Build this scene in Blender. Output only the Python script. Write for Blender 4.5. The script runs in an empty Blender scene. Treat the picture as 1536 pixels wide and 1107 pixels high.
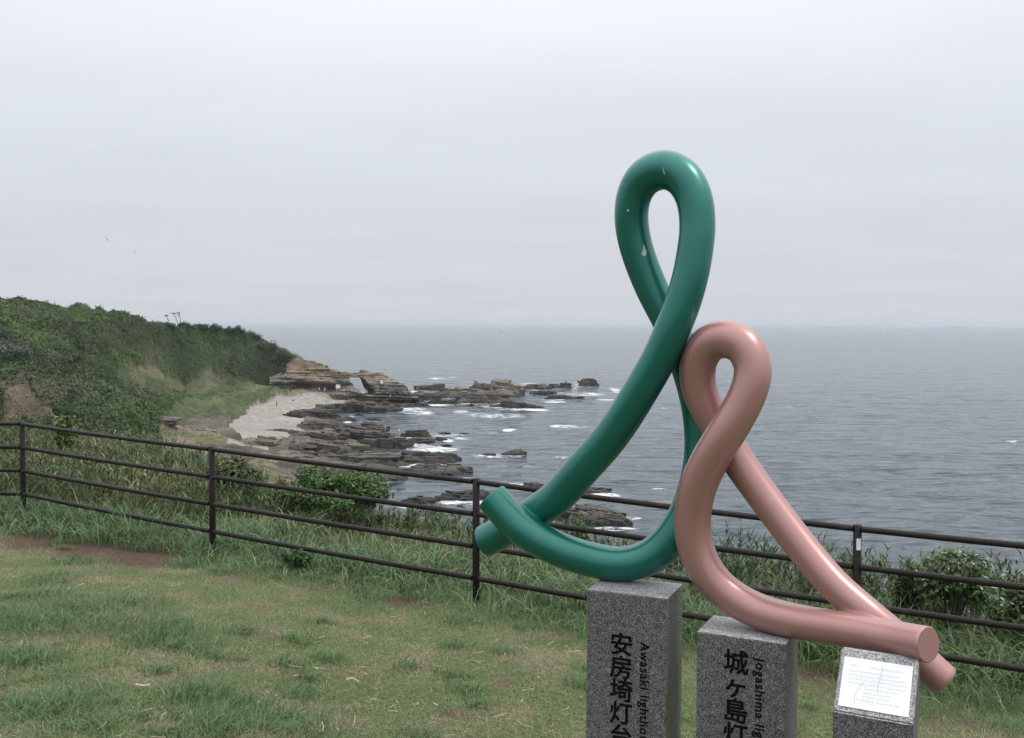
import bpy, bmesh, math, random
import numpy as np
from mathutils import Vector, Matrix, Quaternion

SC = bpy.context.scene
COL = SC.collection
R = math.radians
random.seed(5)
RNG = np.random.default_rng(11)

# ------------------------------------------------------------------ camera
W0, H0, F = 1536.0, 1107.0, 1493.0
EYE = Vector((0, 0, 28.0))
PITCH, ROLL = math.atan(69.0 / F), R(0.17)
cam = bpy.data.cameras.new('camera'); camo = bpy.data.objects.new('camera', cam); COL.objects.link(camo)
cam.sensor_fit = 'HORIZONTAL'; cam.sensor_width = 36.0; cam.lens = 36.0 * F / W0
cam.clip_start = 0.05; cam.clip_end = 120000
CAMROT = Matrix.Rotation(R(90) - PITCH, 3, 'X') @ Matrix.Rotation(ROLL, 3, 'Z')
camo.matrix_world = Matrix.Translation(EYE) @ CAMROT.to_4x4()
SC.camera = camo

# ------------------------------------------------------------------ world: bright overcast
SUN_EL, SUN_AZ = R(58), R(104)            # azimuth measured from +Y (ahead) to +X (right)
w = bpy.data.worlds.new('World'); SC.world = w; w.use_nodes = True
nt = w.node_tree; nt.nodes.clear(); L = nt.links.new
def wn(t, **k):
    n = nt.nodes.new(t)
    for a, b in k.items(): setattr(n, a, b)
    return n
tc = wn('ShaderNodeTexCoord'); sep = wn('ShaderNodeSeparateXYZ'); L(tc.outputs['Generated'], sep.inputs[0])
sky = wn('ShaderNodeTexSky', sky_type='NISHITA'); sky.sun_disc = False
sky.sun_elevation = SUN_EL; sky.sun_rotation = SUN_AZ; sky.dust_density = 1.0; sky.air_density = 1.2
zc = wn('ShaderNodeMath', operation='MAXIMUM'); L(sep.outputs['Z'], zc.inputs[0]); zc.inputs[1].default_value = 0.0
den = wn('ShaderNodeMath', operation='ADD'); L(zc.outputs[0], den.inputs[0]); den.inputs[1].default_value = 0.12
dx = wn('ShaderNodeMath', operation='DIVIDE'); L(sep.outputs['X'], dx.inputs[0]); L(den.outputs[0], dx.inputs[1])
dy = wn('ShaderNodeMath', operation='DIVIDE'); L(sep.outputs['Y'], dy.inputs[0]); L(den.outputs[0], dy.inputs[1])
cmb = wn('ShaderNodeCombineXYZ'); L(dx.outputs[0], cmb.inputs[0]); L(dy.outputs[0], cmb.inputs[1])
mp = wn('ShaderNodeMapping'); L(cmb.outputs[0], mp.inputs[0]); mp.inputs['Rotation'].default_value = (0, 0, R(-28)); mp.inputs['Scale'].default_value = (0.6, 1.15, 1)
no = wn('ShaderNodeTexNoise'); L(mp.outputs[0], no.inputs[0]); no.inputs['Scale'].default_value = 1.25; no.inputs['Detail'].default_value = 6; no.inputs['Roughness'].default_value = .52; no.inputs['Distortion'].default_value = .35
rmp = wn('ShaderNodeMapRange'); L(no.outputs['Fac'], rmp.inputs[0]); rmp.inputs[1].default_value = .3; rmp.inputs[2].default_value = .72; rmp.inputs[3].default_value = .965; rmp.inputs[4].default_value = 1.035
# overcast gradient: the zenith is about twice as bright as the horizon
grad = wn('ShaderNodeMapRange', interpolation_type='SMOOTHSTEP'); L(zc.outputs[0], grad.inputs[0]); grad.inputs[1].default_value = 0; grad.inputs[2].default_value = 1; grad.inputs[3].default_value = 1.0; grad.inputs[4].default_value = 2.7
ml = wn('ShaderNodeMath', operation='MULTIPLY'); L(rmp.outputs[0], ml.inputs[0]); L(grad.outputs[0], ml.inputs[1])
cr = wn('ShaderNodeMix', data_type='RGBA'); L(zc.outputs[0], cr.inputs[0]); cr.inputs[6].default_value = (6.42, 6.84, 7.32, 1); cr.inputs[7].default_value = (8.0, 7.95, 8.05, 1)
vm = wn('ShaderNodeVectorMath', operation='SCALE'); L(cr.outputs[2], vm.inputs[0]); L(ml.outputs[0], vm.inputs['Scale'])
mx = wn('ShaderNodeMix', data_type='RGBA'); mx.inputs[0].default_value = .93; L(sky.outputs[0], mx.inputs[6]); L(vm.outputs[0], mx.inputs[7])
bg = wn('ShaderNodeBackground'); L(mx.outputs[2], bg.inputs['Color']); bg.inputs['Strength'].default_value = 0.1
out = wn('ShaderNodeOutputWorld'); L(bg.outputs[0], out.inputs[0])

sl = bpy.data.lights.new('sun', 'SUN'); sl.energy = 1.5; sl.angle = R(12); sl.color = (1, .97, .93)
so = bpy.data.objects.new('sun', sl); COL.objects.link(so)
sd = Vector((math.sin(SUN_AZ) * math.cos(SUN_EL), math.cos(SUN_AZ) * math.cos(SUN_EL), math.sin(SUN_EL)))
so.rotation_euler = sd.to_track_quat('Z', 'Y').to_euler(); so.location = (20, 10, 60)

SC.view_settings.view_transform = 'Standard'; SC.view_settings.look = 'None'
SC.view_settings.exposure = 0.0; SC.view_settings.gamma = 1.0; SC.view_settings.use_curve_mapping = False
SC.render.engine = 'CYCLES'
SC.cycles.max_bounces = 5; SC.cycles.transparent_max_bounces = 8; SC.cycles.volume_bounces = 1
SC.cycles.use_denoising = True

# ------------------------------------------------------------------ helpers
def ray(px, py):
    v = Vector(((px - W0 / 2) / F, -(py - H0 / 2) / F, -1.0))
    return CAMROT @ v
def at(px, py, d):
    r = ray(px, py); return EYE + r * (d / r.y)
def atz(px, py, z):
    r = ray(px, py); return EYE + r * ((z - EYE.z) / r.z)
M3 = np.array(CAMROT)
def at_np(px, py, d):
    v = np.stack([(px - W0 / 2) / F, -(py - H0 / 2) / F, -np.ones_like(px)], -1) @ M3.T
    return np.array(EYE) + v * (d / v[..., 1])[..., None]
def project(P):
    q = (np.asarray(P, float) - np.array(EYE)) @ M3
    return W0 / 2 + F * q[..., 0] / -q[..., 2], H0 / 2 - F * q[..., 1] / -q[..., 2]

def _h(ix, iy, iz, s):
    n = (ix.astype(np.int64) * 73856093) ^ (iy.astype(np.int64) * 19349663) ^ (iz.astype(np.int64) * 83492791) ^ (s * 2654435761)
    n &= 0x7fffffff
    n = (n ^ (n >> 13)) * 1274126177 & 0x7fffffff
    n = (n ^ (n >> 16)) * 60493 & 0x7fffffff
    return (n & 0xffff) / 65535.0
def vnoise(x, y, z=0.0, s=0):
    x = np.asarray(x, float); y = np.asarray(y, float) + 0 * x; z = np.asarray(z, float) + 0 * x
    ix, iy, iz = np.floor(x), np.floor(y), np.floor(z)
    fx, fy, fz = x - ix, y - iy, z - iz
    fx, fy, fz = [f * f * (3 - 2 * f) for f in (fx, fy, fz)]
    o = 0
    for a in (0, 1):
        for b in (0, 1):
            for c in (0, 1):
                o = o + _h(ix + a, iy + b, iz + c, s) * (fx if a else 1 - fx) * (fy if b else 1 - fy) * (fz if c else 1 - fz)
    return o * 2 - 1
def fbm(x, y, z=0.0, o=4, s=0, g=.5):
    t, a, f = 0, 1.0, 1.0
    for k in range(o):
        t = t + a * vnoise(np.asarray(x) * f, np.asarray(y) * f, np.asarray(z) * f, s + k * 17); a *= g; f *= 2.03
    return t
def sstep(a, b, x):
    t = np.clip((x - a) / (b - a), 0, 1); return t * t * (3 - 2 * t)
def inpoly(px, py, poly):
    r = np.zeros(np.shape(px), bool); n = len(poly)
    for i in range(n):
        x1, y1 = poly[i]; x2, y2 = poly[(i + 1) % n]
        c = ((y1 > py) != (y2 > py)) & (px < (x2 - x1) * (py - y1) / ((y2 - y1) or 1e-9) + x1)
        r ^= c
    return r

def mesh_np(name, verts, faces, mat=None, smooth=True, col=None, parent=None, attrs=None, matidx=None):
    """faces: one array or list of arrays (M,3)/(M,4)"""
    if not isinstance(faces, (list, tuple)): faces = [faces]
    verts = np.asarray(verts, np.float32).reshape(-1, 3)
    me = bpy.data.meshes.new(name)
    nl = sum(f.size for f in faces); nf = sum(len(f) for f in faces)
    me.vertices.add(len(verts)); me.vertices.foreach_set('co', verts.ravel())
    me.loops.add(nl); me.loops.foreach_set('vertex_index', np.concatenate([np.asarray(f, np.int32).ravel() for f in faces]))
    me.polygons.add(nf)
    tot = np.concatenate([np.full(len(f), f.shape[1], np.int32) for f in faces])
    st = np.concatenate([[0], np.cumsum(tot)[:-1]]).astype(np.int32)
    me.polygons.foreach_set('loop_start', st); me.polygons.foreach_set('loop_total', tot)
    me.polygons.foreach_set('use_smooth', np.full(nf, smooth, bool))
    if matidx is not None: me.polygons.foreach_set('material_index', np.asarray(matidx, np.int32))
    if col is not None:
        a = me.attributes.new('Col', 'FLOAT_COLOR', 'POINT')
        c = np.ones((len(verts), 4), np.float32); c[:, :3] = col
        a.data.foreach_set('color', c.ravel())
    for k, v in (attrs or {}).items():
        a = me.attributes.new(k, 'FLOAT', 'POINT'); a.data.foreach_set('value', np.asarray(v, np.float32))
    me.update(calc_edges=True); me.validate()
    o = bpy.data.objects.new(name, me); COL.objects.link(o)
    for m in (mat if isinstance(mat, (list, tuple)) else [mat]):
        if m: me.materials.append(m)
    if parent: o.parent = parent
    return o
def grid_faces(nr, nc):
    i = np.arange(nr - 1)[:, None] * nc + np.arange(nc - 1)[None]
    return np.stack([i, i + 1, i + nc + 1, i + nc], -1).reshape(-1, 4)
def tag(o, label=None, cat=None, group=None, kind=None):
    if label: o['label'] = label
    if cat: o['category'] = cat
    if group: o['group'] = group
    if kind: o['kind'] = kind
    return o
def empty(name, loc, label, cat, group=None):
    o = bpy.data.objects.new(name, None); COL.objects.link(o); o.location = loc
    o.empty_display_size = .2
    return tag(o, label, cat, group)
def keep(o, p):          # parent o to p, o's mesh being in world coordinates
    o.parent = p; o.matrix_parent_inverse = Matrix.Translation(-Vector(p.location)); return o

# ------------------------------------------------------------------ materials
def new_mat(name):
    m = bpy.data.materials.new(name); m.use_nodes = True
    t = m.node_tree; b = t.nodes['Principled BSDF']; return m, t, b
def nd(t, typ, **k):
    n = t.nodes.new(typ)
    for a, b in k.items(): setattr(n, a, b)
    return n
def noise(t, scale, detail=4, rough=.5, coord=None, dist=0.0):
    n = nd(t, 'ShaderNodeTexNoise'); n.inputs['Scale'].default_value = scale; n.inputs['Detail'].default_value = detail
    n.inputs['Roughness'].default_value = rough; n.inputs['Distortion'].default_value = dist
    if coord: t.links.new(coord, n.inputs['Vector'])
    return n
def ramp(t, fac, stops):
    n = nd(t, 'ShaderNodeValToRGB'); e = n.color_ramp.elements
    while len(e) < len(stops): e.new(.5)
    for q, (p, c) in zip(e, stops):
        q.position = p; q.color = (*c, 1) if len(c) == 3 else c
    t.links.new(fac, n.inputs[0]); return n
def bump(t, h, strength, dist, bsdf):
    n = nd(t, 'ShaderNodeBump'); n.inputs['Strength'].default_value = strength; n.inputs['Distance'].default_value = dist
    t.links.new(h, n.inputs['Height']); t.links.new(n.outputs[0], bsdf.inputs['Normal']); return n
def objco(t): return nd(t, 'ShaderNodeTexCoord').outputs['Object']
def geopos(t): return nd(t, 'ShaderNodeNewGeometry').outputs['Position']

def mat_simple(name, c, rough=.6, metal=0.0, var=.0, scale=8, spec=.5):
    m, t, b = new_mat(name); b.inputs['Roughness'].default_value = rough; b.inputs['Metallic'].default_value = metal
    b.inputs['Specular IOR Level'].default_value = spec
    if var:
        n = noise(t, scale, 5, .6, objco(t))
        r = ramp(t, n.outputs['Fac'], [(.3, tuple(x * (1 - var) for x in c)), (.7, tuple(min(1, x * (1 + var)) for x in c))])
        t.links.new(r.outputs[0], b.inputs['Base Color'])
    else: b.inputs['Base Color'].default_value = (*c, 1)
    return m
def mat_attr(name, rough=.8, spec=.3, nscale=None, nvar=.25, bscale=None, bstr=.5, bdist=.1):
    m, t, b = new_mat(name); b.inputs['Roughness'].default_value = rough; b.inputs['Specular IOR Level'].default_value = spec
    a = nd(t, 'ShaderNodeAttribute', attribute_name='Col'); c = a.outputs['Color']
    if nscale:
        n = noise(t, nscale, 6, .65, geopos(t)); mr = nd(t, 'ShaderNodeMapRange'); t.links.new(n.outputs['Fac'], mr.inputs[0])
        mr.inputs[1].default_value = .3; mr.inputs[2].default_value = .7; mr.inputs[3].default_value = 1 - nvar; mr.inputs[4].default_value = 1 + nvar
        s = nd(t, 'ShaderNodeVectorMath', operation='SCALE'); t.links.new(c, s.inputs[0]); t.links.new(mr.outputs[0], s.inputs['Scale']); c = s.outputs[0]
    t.links.new(c, b.inputs['Base Color'])
    if bscale: bump(t, noise(t, bscale, 6, .65, geopos(t)).outputs['Fac'], bstr, bdist, b)
    return m
def mat_leaf(name, rough=.5, trans=.3, spec=.35):
    m, t, b = new_mat(name); b.inputs['Roughness'].default_value = rough; b.inputs['Specular IOR Level'].default_value = spec
    a = nd(t, 'ShaderNodeAttribute', attribute_name='Col')
    t.links.new(a.outputs['Color'], b.inputs['Base Color'])
    tr = nd(t, 'ShaderNodeBsdfTranslucent'); t.links.new(a.outputs['Color'], tr.inputs['Color'])
    mxs = nd(t, 'ShaderNodeMixShader'); mxs.inputs[0].default_value = trans
    t.links.new(b.outputs[0], mxs.inputs[1]); t.links.new(tr.outputs[0], mxs.inputs[2])
    t.links.new(mxs.outputs[0], t.nodes['Material Output'].inputs[0]); return m

def mat_paint(name, c, c2, rough, coat, metal=0.0):
    m, t, b = new_mat(name)
    n = noise(t, 6, 5, .6, objco(t)); r = ramp(t, n.outputs['Fac'], [(.3, c), (.75, c2)])
    t.links.new(r.outputs[0], b.inputs['Base Color']); b.inputs['Metallic'].default_value = metal
    n2 = noise(t, 35, 6, .7, objco(t)); mr = nd(t, 'ShaderNodeMapRange'); t.links.new(n2.outputs['Fac'], mr.inputs[0])
    mr.inputs[3].default_value = rough - .06; mr.inputs[4].default_value = rough + .1
    t.links.new(mr.outputs[0], b.inputs['Roughness'])
    b.inputs['Coat Weight'].default_value = coat; b.inputs['Coat Roughness'].default_value = .16
    bv = nd(t, 'ShaderNodeBevel'); bv.samples = 6; bv.inputs['Radius'].default_value = .018
    t.links.new(bv.outputs[0], b.inputs['Normal'])
    return m
def mat_granite(name, lo, mid, hi, scale=230, rough=.45, stain=0.0):
    m, t, b = new_mat(name); co = objco(t)
    v = nd(t, 'ShaderNodeTexVoronoi'); v.inputs['Scale'].default_value = scale; t.links.new(co, v.inputs['Vector'])
    sp = nd(t, 'ShaderNodeSeparateColor'); t.links.new(v.outputs['Color'], sp.inputs[0])
    r = ramp(t, sp.outputs[0], [(0, lo), (.33, tuple(x * 1.5 for x in lo)), (.5, mid), (.8, tuple((a + c) / 2 for a, c in zip(mid, hi))), (1, hi)])
    n2 = noise(t, 55, 4, .6, co); r2 = ramp(t, n2.outputs['Fac'], [(.3, (.72, .72, .72)), (.7, (1.2, 1.2, 1.2))])
    mm = nd(t, 'ShaderNodeMix', data_type='RGBA', blend_type='MULTIPLY'); mm.inputs[0].default_value = 1
    t.links.new(r.outputs[0], mm.inputs[6]); t.links.new(r2.outputs[0], mm.inputs[7]); c = mm.outputs[2]
    if stain:
        n3 = noise(t, 5, 4, .6, co); r3 = ramp(t, n3.outputs['Fac'], [(.35, (0, 0, 0)), (.65, (stain,) * 3)])
        m3 = nd(t, 'ShaderNodeMix', data_type='RGBA'); t.links.new(r3.outputs[0], m3.inputs[0]); t.links.new(c, m3.inputs[6]); m3.inputs[7].default_value = (.075, .085, .05, 1); c = m3.outputs[2]
    t.links.new(c, b.inputs['Base Color']); b.inputs['Roughness'].default_value = rough
    bump(t, sp.outputs[1], .15, .001, b)
    return m

M_green = mat_paint('green_enamel', (.005, .128, .103), (.007, .150, .122), .31, .5, .5)
M_pink = mat_paint('pink_enamel', (.365, .190, .176), (.39, .207, .192), .32, .45, .4)
M_chip = mat_simple('bare_primer', (.42, .47, .42), .7)
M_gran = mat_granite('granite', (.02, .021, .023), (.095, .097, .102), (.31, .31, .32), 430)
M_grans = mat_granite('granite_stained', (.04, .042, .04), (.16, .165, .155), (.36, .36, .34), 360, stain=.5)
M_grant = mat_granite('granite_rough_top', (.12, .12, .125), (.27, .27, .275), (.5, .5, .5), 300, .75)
M_ink = mat_simple('engraved_black', (.005, .005, .006), .8, spec=.1)
M_plaque = mat_simple('white_plaque', (.68, .69, .70), .35, 0, .02, 12)
M_fade = mat_simple('faded_lettering', (.5, .51, .52), .5)
M_crack = mat_simple('crack', (.22, .22, .22), .8)
def mat_fence():
    m, t, b = new_mat('brown_rail_paint'); co = objco(t)
    n = noise(t, 14, 6, .7, co); r = ramp(t, n.outputs['Fac'], [(.3, (.010, .0075, .0065)), (.62, (.017, .0125, .011)), (.76, (.075, .045, .032))])
    t.links.new(r.outputs[0], b.inputs['Base Color']); b.inputs['Roughness'].default_value = .5; b.inputs['Specular IOR Level'].default_value = .25
    bump(t, noise(t, 60, 5, .7, co).outputs['Fac'], .3, .004, b); return m
M_fence = mat_fence()
M_fcap = mat_simple('worn_rail_cap', (.10, .07, .055), .7, 0, .4, 30)
M_white = mat_simple('white_paint', (.78, .79, .8), .5, 0, .05, 10)
M_conc = mat_simple('concrete', (.3, .28, .25), .9, 0, .25, 15)
M_grass = mat_leaf('grass_blade')
M_leaf = mat_leaf('leaf', .5, .25, .3)
M_scrub = mat_leaf('scrub', .7, .2, .2)
M_bark = mat_simple('bark', (.06, .05, .042), .9, 0, .3, 6)
M_rock = mat_attr('rock', .85, .3, 1.2, .4, 1.6, .9, .35)
M_land = mat_attr('land', .95, .1, .5, .35, .8, .6, .5)

def mat_lawn():
    m, t, b = new_mat('lawn_soil'); a = nd(t, 'ShaderNodeAttribute', attribute_name='Col'); g = geopos(t)
    n = noise(t, 38, 8, .75, g); r = ramp(t, n.outputs['Fac'], [(.28, (.55, .55, .52)), (.5, (1, 1, 1)), (.72, (1.5, 1.45, 1.35))])
    mm = nd(t, 'ShaderNodeMix', data_type='RGBA', blend_type='MULTIPLY'); mm.inputs[0].default_value = 1
    t.links.new(a.outputs['Color'], mm.inputs[6]); t.links.new(r.outputs[0], mm.inputs[7]); t.links.new(mm.outputs[2], b.inputs['Base Color'])
    b.inputs['Roughness'].default_value = .95; b.inputs['Specular IOR Level'].default_value = .1
    bump(t, noise(t, 60, 6, .7, g).outputs['Fac'], .7, .02, b); return m
M_lawn = mat_lawn()

def mat_sea():
    m, t, b = new_mat('sea_water'); g = geopos(t); lk = t.links.new
    mp = nd(t, 'ShaderNodeMapping'); lk(g, mp.inputs[0]); mp.inputs['Rotation'].default_value = (0, 0, R(8)); mp.inputs['Scale'].default_value = (.45, 1, 1)
    n1 = noise(t, .24, 3, .5, mp.outputs[0], .5); n2 = noise(t, .07, 2, .5, mp.outputs[0], .3)
    ad = nd(t, 'ShaderNodeMath', operation='MULTIPLY_ADD'); lk(n2.outputs['Fac'], ad.inputs[0]); ad.inputs[1].default_value = 1.6; lk(n1.outputs['Fac'], ad.inputs[2])
    bump(t, ad.outputs[0], 1.0, 1.9, b)
    mp3 = nd(t, 'ShaderNodeMapping'); lk(g, mp3.inputs[0]); mp3.inputs['Scale'].default_value = (.25, 1, 1)
    n3 = noise(t, .012, 4, .55, mp3.outputs[0], .3)
    r = ramp(t, n3.outputs['Fac'], [(.35, (.022, .036, .050)), (.65, (.034, .050, .066))])
    a = nd(t, 'ShaderNodeAttribute', attribute_name='foam')
    mpf = nd(t, 'ShaderNodeMapping'); lk(g, mpf.inputs[0]); mpf.inputs['Scale'].default_value = (.45, .8, 1); fn = noise(t, .8, 8, .78, mpf.outputs[0], .6); th = nd(t, 'ShaderNodeMath', operation='SUBTRACT'); th.inputs[0].default_value = 1.0; lk(a.outputs['Fac'], th.inputs[1])
    mr = nd(t, 'ShaderNodeMapRange'); lk(fn.outputs['Fac'], mr.inputs[0])
    lo = nd(t, 'ShaderNodeMath', operation='MULTIPLY_ADD'); lk(th.outputs[0], lo.inputs[0]); lo.inputs[1].default_value = .40; lo.inputs[2].default_value = .36
    hi = nd(t, 'ShaderNodeMath', operation='ADD'); lk(lo.outputs[0], hi.inputs[0]); hi.inputs[1].default_value = .16
    lk(lo.outputs[0], mr.inputs[1]); lk(hi.outputs[0], mr.inputs[2])
    gate = nd(t, 'ShaderNodeMath', operation='MULTIPLY'); lk(mr.outputs[0], gate.inputs[0])
    gt = nd(t, 'ShaderNodeMapRange'); lk(a.outputs['Fac'], gt.inputs[0]); gt.inputs[2].default_value = .12; lk(gt.outputs[0], gate.inputs[1])
    mx = nd(t, 'ShaderNodeMix', data_type='RGBA'); lk(gate.outputs[0], mx.inputs[0]); lk(r.outputs[0], mx.inputs[6]); mx.inputs[7].default_value = (.72, .74, .76, 1)
    lk(mx.outputs[2], b.inputs['Base Color'])
    rr = nd(t, 'ShaderNodeMapRange'); lk(gate.outputs[0], rr.inputs[0]); rr.inputs[3].default_value = .1; rr.inputs[4].default_value = .9; lk(rr.outputs[0], b.inputs['Roughness'])
    b.inputs['IOR'].default_value = 1.33
    return m
M_sea = mat_sea()

# ------------------------------------------------------------------ sea
FOAM = [(662, 568, 22, 2), (675, 566, 9, 2), (876, 591, 42, 4), (925, 585, 11, 3.5), (790, 577, 20, 3), (862, 575, 6, 3.5), (622, 619, 28, 5), (735, 622, 48, 5.5), (700, 619, 14, 4), (757, 646, 11, 3),
        (852, 640, 32, 3), (668, 651, 28, 4.5), (655, 672, 52, 5.5), (690, 656, 16, 3), (740, 684, 40, 3.5), (841, 685, 12, 2), (660, 692, 18, 3), (988, 733.5, 15, 1.8), (700, 715, 14, 3), (776, 727, 16, 3),
        (690, 748, 26, 3), (885, 745, 20, 3), (950, 778, 20, 3), (905, 770, 30, 4), (1520, 662, 12, 1.5), (735, 650, 16, 1.5), (806, 662, 14, 1.2), (620, 660, 20, 4), (590, 690, 26, 4), (650, 715, 25, 2.5), (745, 610, 20, 2),
        (830, 602, 26, 2), (560, 612, 14, 2), (545, 640, 10, 2), (640, 600, 14, 2), (690, 600, 20, 2), (915, 600, 20, 1.5), (960, 604, 14, 1.2), (1050, 590, 8, 1), (1180, 610, 7, 1), (1005, 612, 8, 1.2), (740, 700, 24, 1.5), (800, 700, 12, 1.2), (870, 705, 14, 1.2)]
def build_sea():
    pxs = np.concatenate([np.linspace(-9000, -900, 12), np.linspace(-600, 420, 40), np.arange(425, 1100, 1.8), np.arange(1102, 1700, 4.0), np.linspace(1750, 9000, 16)])
    ds = np.concatenate([[30, 60, 90], 1493 * 28 / np.arange(890 - 484.5, 14, -1.3), [3400, 4000, 5000, 6500, 9000, 13000, 19000, 27000]])
    P, D = np.meshgrid(pxs, ds)
    X = (P - 768) / F * D; Y = D
    X = np.clip(X, -26000, 26000)
    amp = .26 * np.clip(1 - D / 900, 0, 1)
    Z = amp * (fbm(X * .07, Y * .13, 0, 3, 3) + .6 * vnoise(X * .3, Y * .42, 0, 9))
    V = np.stack([X, Y, Z], -1)
    sx, sy = project(V)
    foam = np.zeros_like(X)
    for (fx, fy, rx, ry) in FOAM:
        wx = sx + 10 * vnoise(X * .06, Y * .06, 0, int(fx)); wy = sy + .5 * ry * vnoise(X * .05, Y * .04, 0, int(fx) + 5) - .12 * (sx - fx) * .15
        q = ((wx - fx) / (rx * 1.15)) ** 2 + ((wy - fy) / (ry * 1.25)) ** 2
        foam = np.maximum(foam, np.clip((1.25 - q) * 1.1, 0, 1) ** .8 * (.8 + .3 * vnoise(X * .12, Y * .1, 0, 71)))
    # a few whitecaps out at sea
    wc = vnoise(X * .11, Y * .05, 0, 77) * vnoise(X * .02, Y * .012, 0, 78)
    foam = np.maximum(foam, np.where((wc > .74) & (D < 1500), .55, 0))
    o = mesh_np('sea', V.reshape(-1, 3), grid_faces(len(ds), len(pxs)), M_sea, True, attrs={'foam': foam.ravel()})
    tag(o, kind='structure')

# ------------------------------------------------------------------ ground near the sculptures
UF, NF_ = np.array([.906, -.423]), np.array([.423, .906]); CF = np.array([-.31, 8.57])
_fs = np.array([-80, -30, -10, -6.6, -3.2, 0, 3.1, 6.2, 20, 60.]); _fd = np.array([1.6, 2.0, 2.28, 2.33, 2.37, 2.44, 2.6, 2.64, 2.6, 2.4])
def ground_drop(s, t):
    f = np.interp(s, _fs, _fd)
    lawn = f + .10 * np.clip(t, -9, 0)
    T = 2.1 + 3.0 * sstep(-4.2, -8, s) + .5 * vnoise(s * .4, 3.3, 0, 4)
    slope = .30 + .62 * sstep(-9, 1, s)
    d = lawn + .04 * np.clip(t, 0, T) + slope * np.clip(t - T, 0, None) * sstep(-.4, 1.0, t - T)
    return np.minimum(d, 30.0)
def st(X, Y): 
    dx, dy = X - CF[0], Y - CF[1]
    return dx * UF[0] + dy * UF[1], dx * NF_[0] + dy * NF_[1]
def gz(X, Y):
    X = np.asarray(X, float); Y = np.asarray(Y, float); s, t = st(X, Y)
    near = np.clip(1 - np.abs(t) / 40, 0, 1)
    return 28 - ground_drop(s, t) + near * (.035 * vnoise(X * .9, Y * .9, 0, 21) + .015 * vnoise(X * 3.1, Y * 3.1, 0, 22))
DIRT = [(110, 815, 110, 24, 1), (235, 838, 85, 14, .9), (20, 790, 50, 12, .9), (40, 805, 40, 10, .8), (605, 905, 40, 8, .9), (420, 958, 22, 9, .6), (360, 990, 16, 5, .7), (390, 915, 26, 7, .6), (470, 1022, 14, 5, .8), (700, 975, 30, 8, .5), (760, 1028, 22, 10, .6), (680, 1070, 26, 8, .6),
        (840, 952, 40, 7, .5), (1235, 1010, 40, 20, .7), (1430, 1085, 60, 10, .5), (1240, 1050, 30, 14, .5), (520, 880, 50, 8, .6), (340, 870, 40, 8, .5), (560, 1045, 12, 4, .7), (250, 1012, 20, 6, .5), (160, 1010, 24, 6, .5), (40, 1050, 30, 8, .5)]
def dirt_mask(X, Y, Z):
    px, py = project(np.stack([X, Y, Z], -1))
    m = np.zeros_like(X)
    for (a, b, c, d, k) in DIRT:
        q = ((px - a + 14 * vnoise(X * 2, Y * 2, 0, 31)) / c) ** 2 + ((py - b + .4 * d * vnoise(X * 3, Y * 3, 0, 32)) / d) ** 2
        m = np.maximum(m, k * np.clip(1.4 - q, 0, 1))
    m = np.where(Y > .5, m, 0)
    return np.clip(m + .25 * fbm(X * 2.3, Y * 2.3, 0, 3, 33) * (m > .03), 0, 1)
def lush(X, Y):         # where the sward is longer and darker
    return fbm(X * .8 + 3, Y * .8, 0, 4, 41, .6) + .35 * sstep(-1.0, -3.5, X) - .15
def build_ground():
    ss = np.concatenate([np.linspace(-70, -11, 24), np.arange(-10.5, 7.5, .055), np.linspace(8, 50, 18)])
    ts = np.concatenate([np.linspace(-90, -8.5, 20), np.arange(-8, 3.5, .055), np.linspace(3.7, 12, 34), np.linspace(13, 75, 40)])
    S, T = np.meshgrid(ss, ts)
    X = CF[0] + S * UF[0] + T * NF_[0]; Y = CF[1] + S * UF[1] + T * NF_[1]
    Z = gz(X, Y) + np.where(T > 4, .35 * fbm(X * .5, Y * .5, 0, 3, 8), 0)
    d = dirt_mask(X, Y, Z); lu = lush(X, Y)
    tan = np.array([.165, .14, .092]); grn = np.array([.10, .122, .056]); dk = np.array([.075, .10, .045]); soil = np.array([.085, .057, .043])
    k = sstep(-.3, .9, fbm(X * 3.4, Y * 3.4, 0, 4, 51, .65))[..., None] * .75
    c = grn * (1 - k) + tan * k
    k2 = .6 * sstep(.2, .9, lu)[..., None]; c = c * (1 - k2) + dk * k2
    k3 = sstep(.35, .8, d)[..., None]; c = c * (1 - sstep(.1, .4, d)[..., None]) + tan * .8 * sstep(.1, .4, d)[..., None]; c = c * (1 - k3) + soil * k3
    k4 = sstep(-.1, .5, T)[..., None]; c = c * (1 - k4) + np.array([.055, .06, .03]) * k4
    o = mesh_np('ground', np.stack([X, Y, Z], -1).reshape(-1, 3), grid_faces(len(ts), len(ss)), M_lawn, True, col=c.reshape(-1, 3))
    tag(o, kind='structure')
build_ground()

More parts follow.
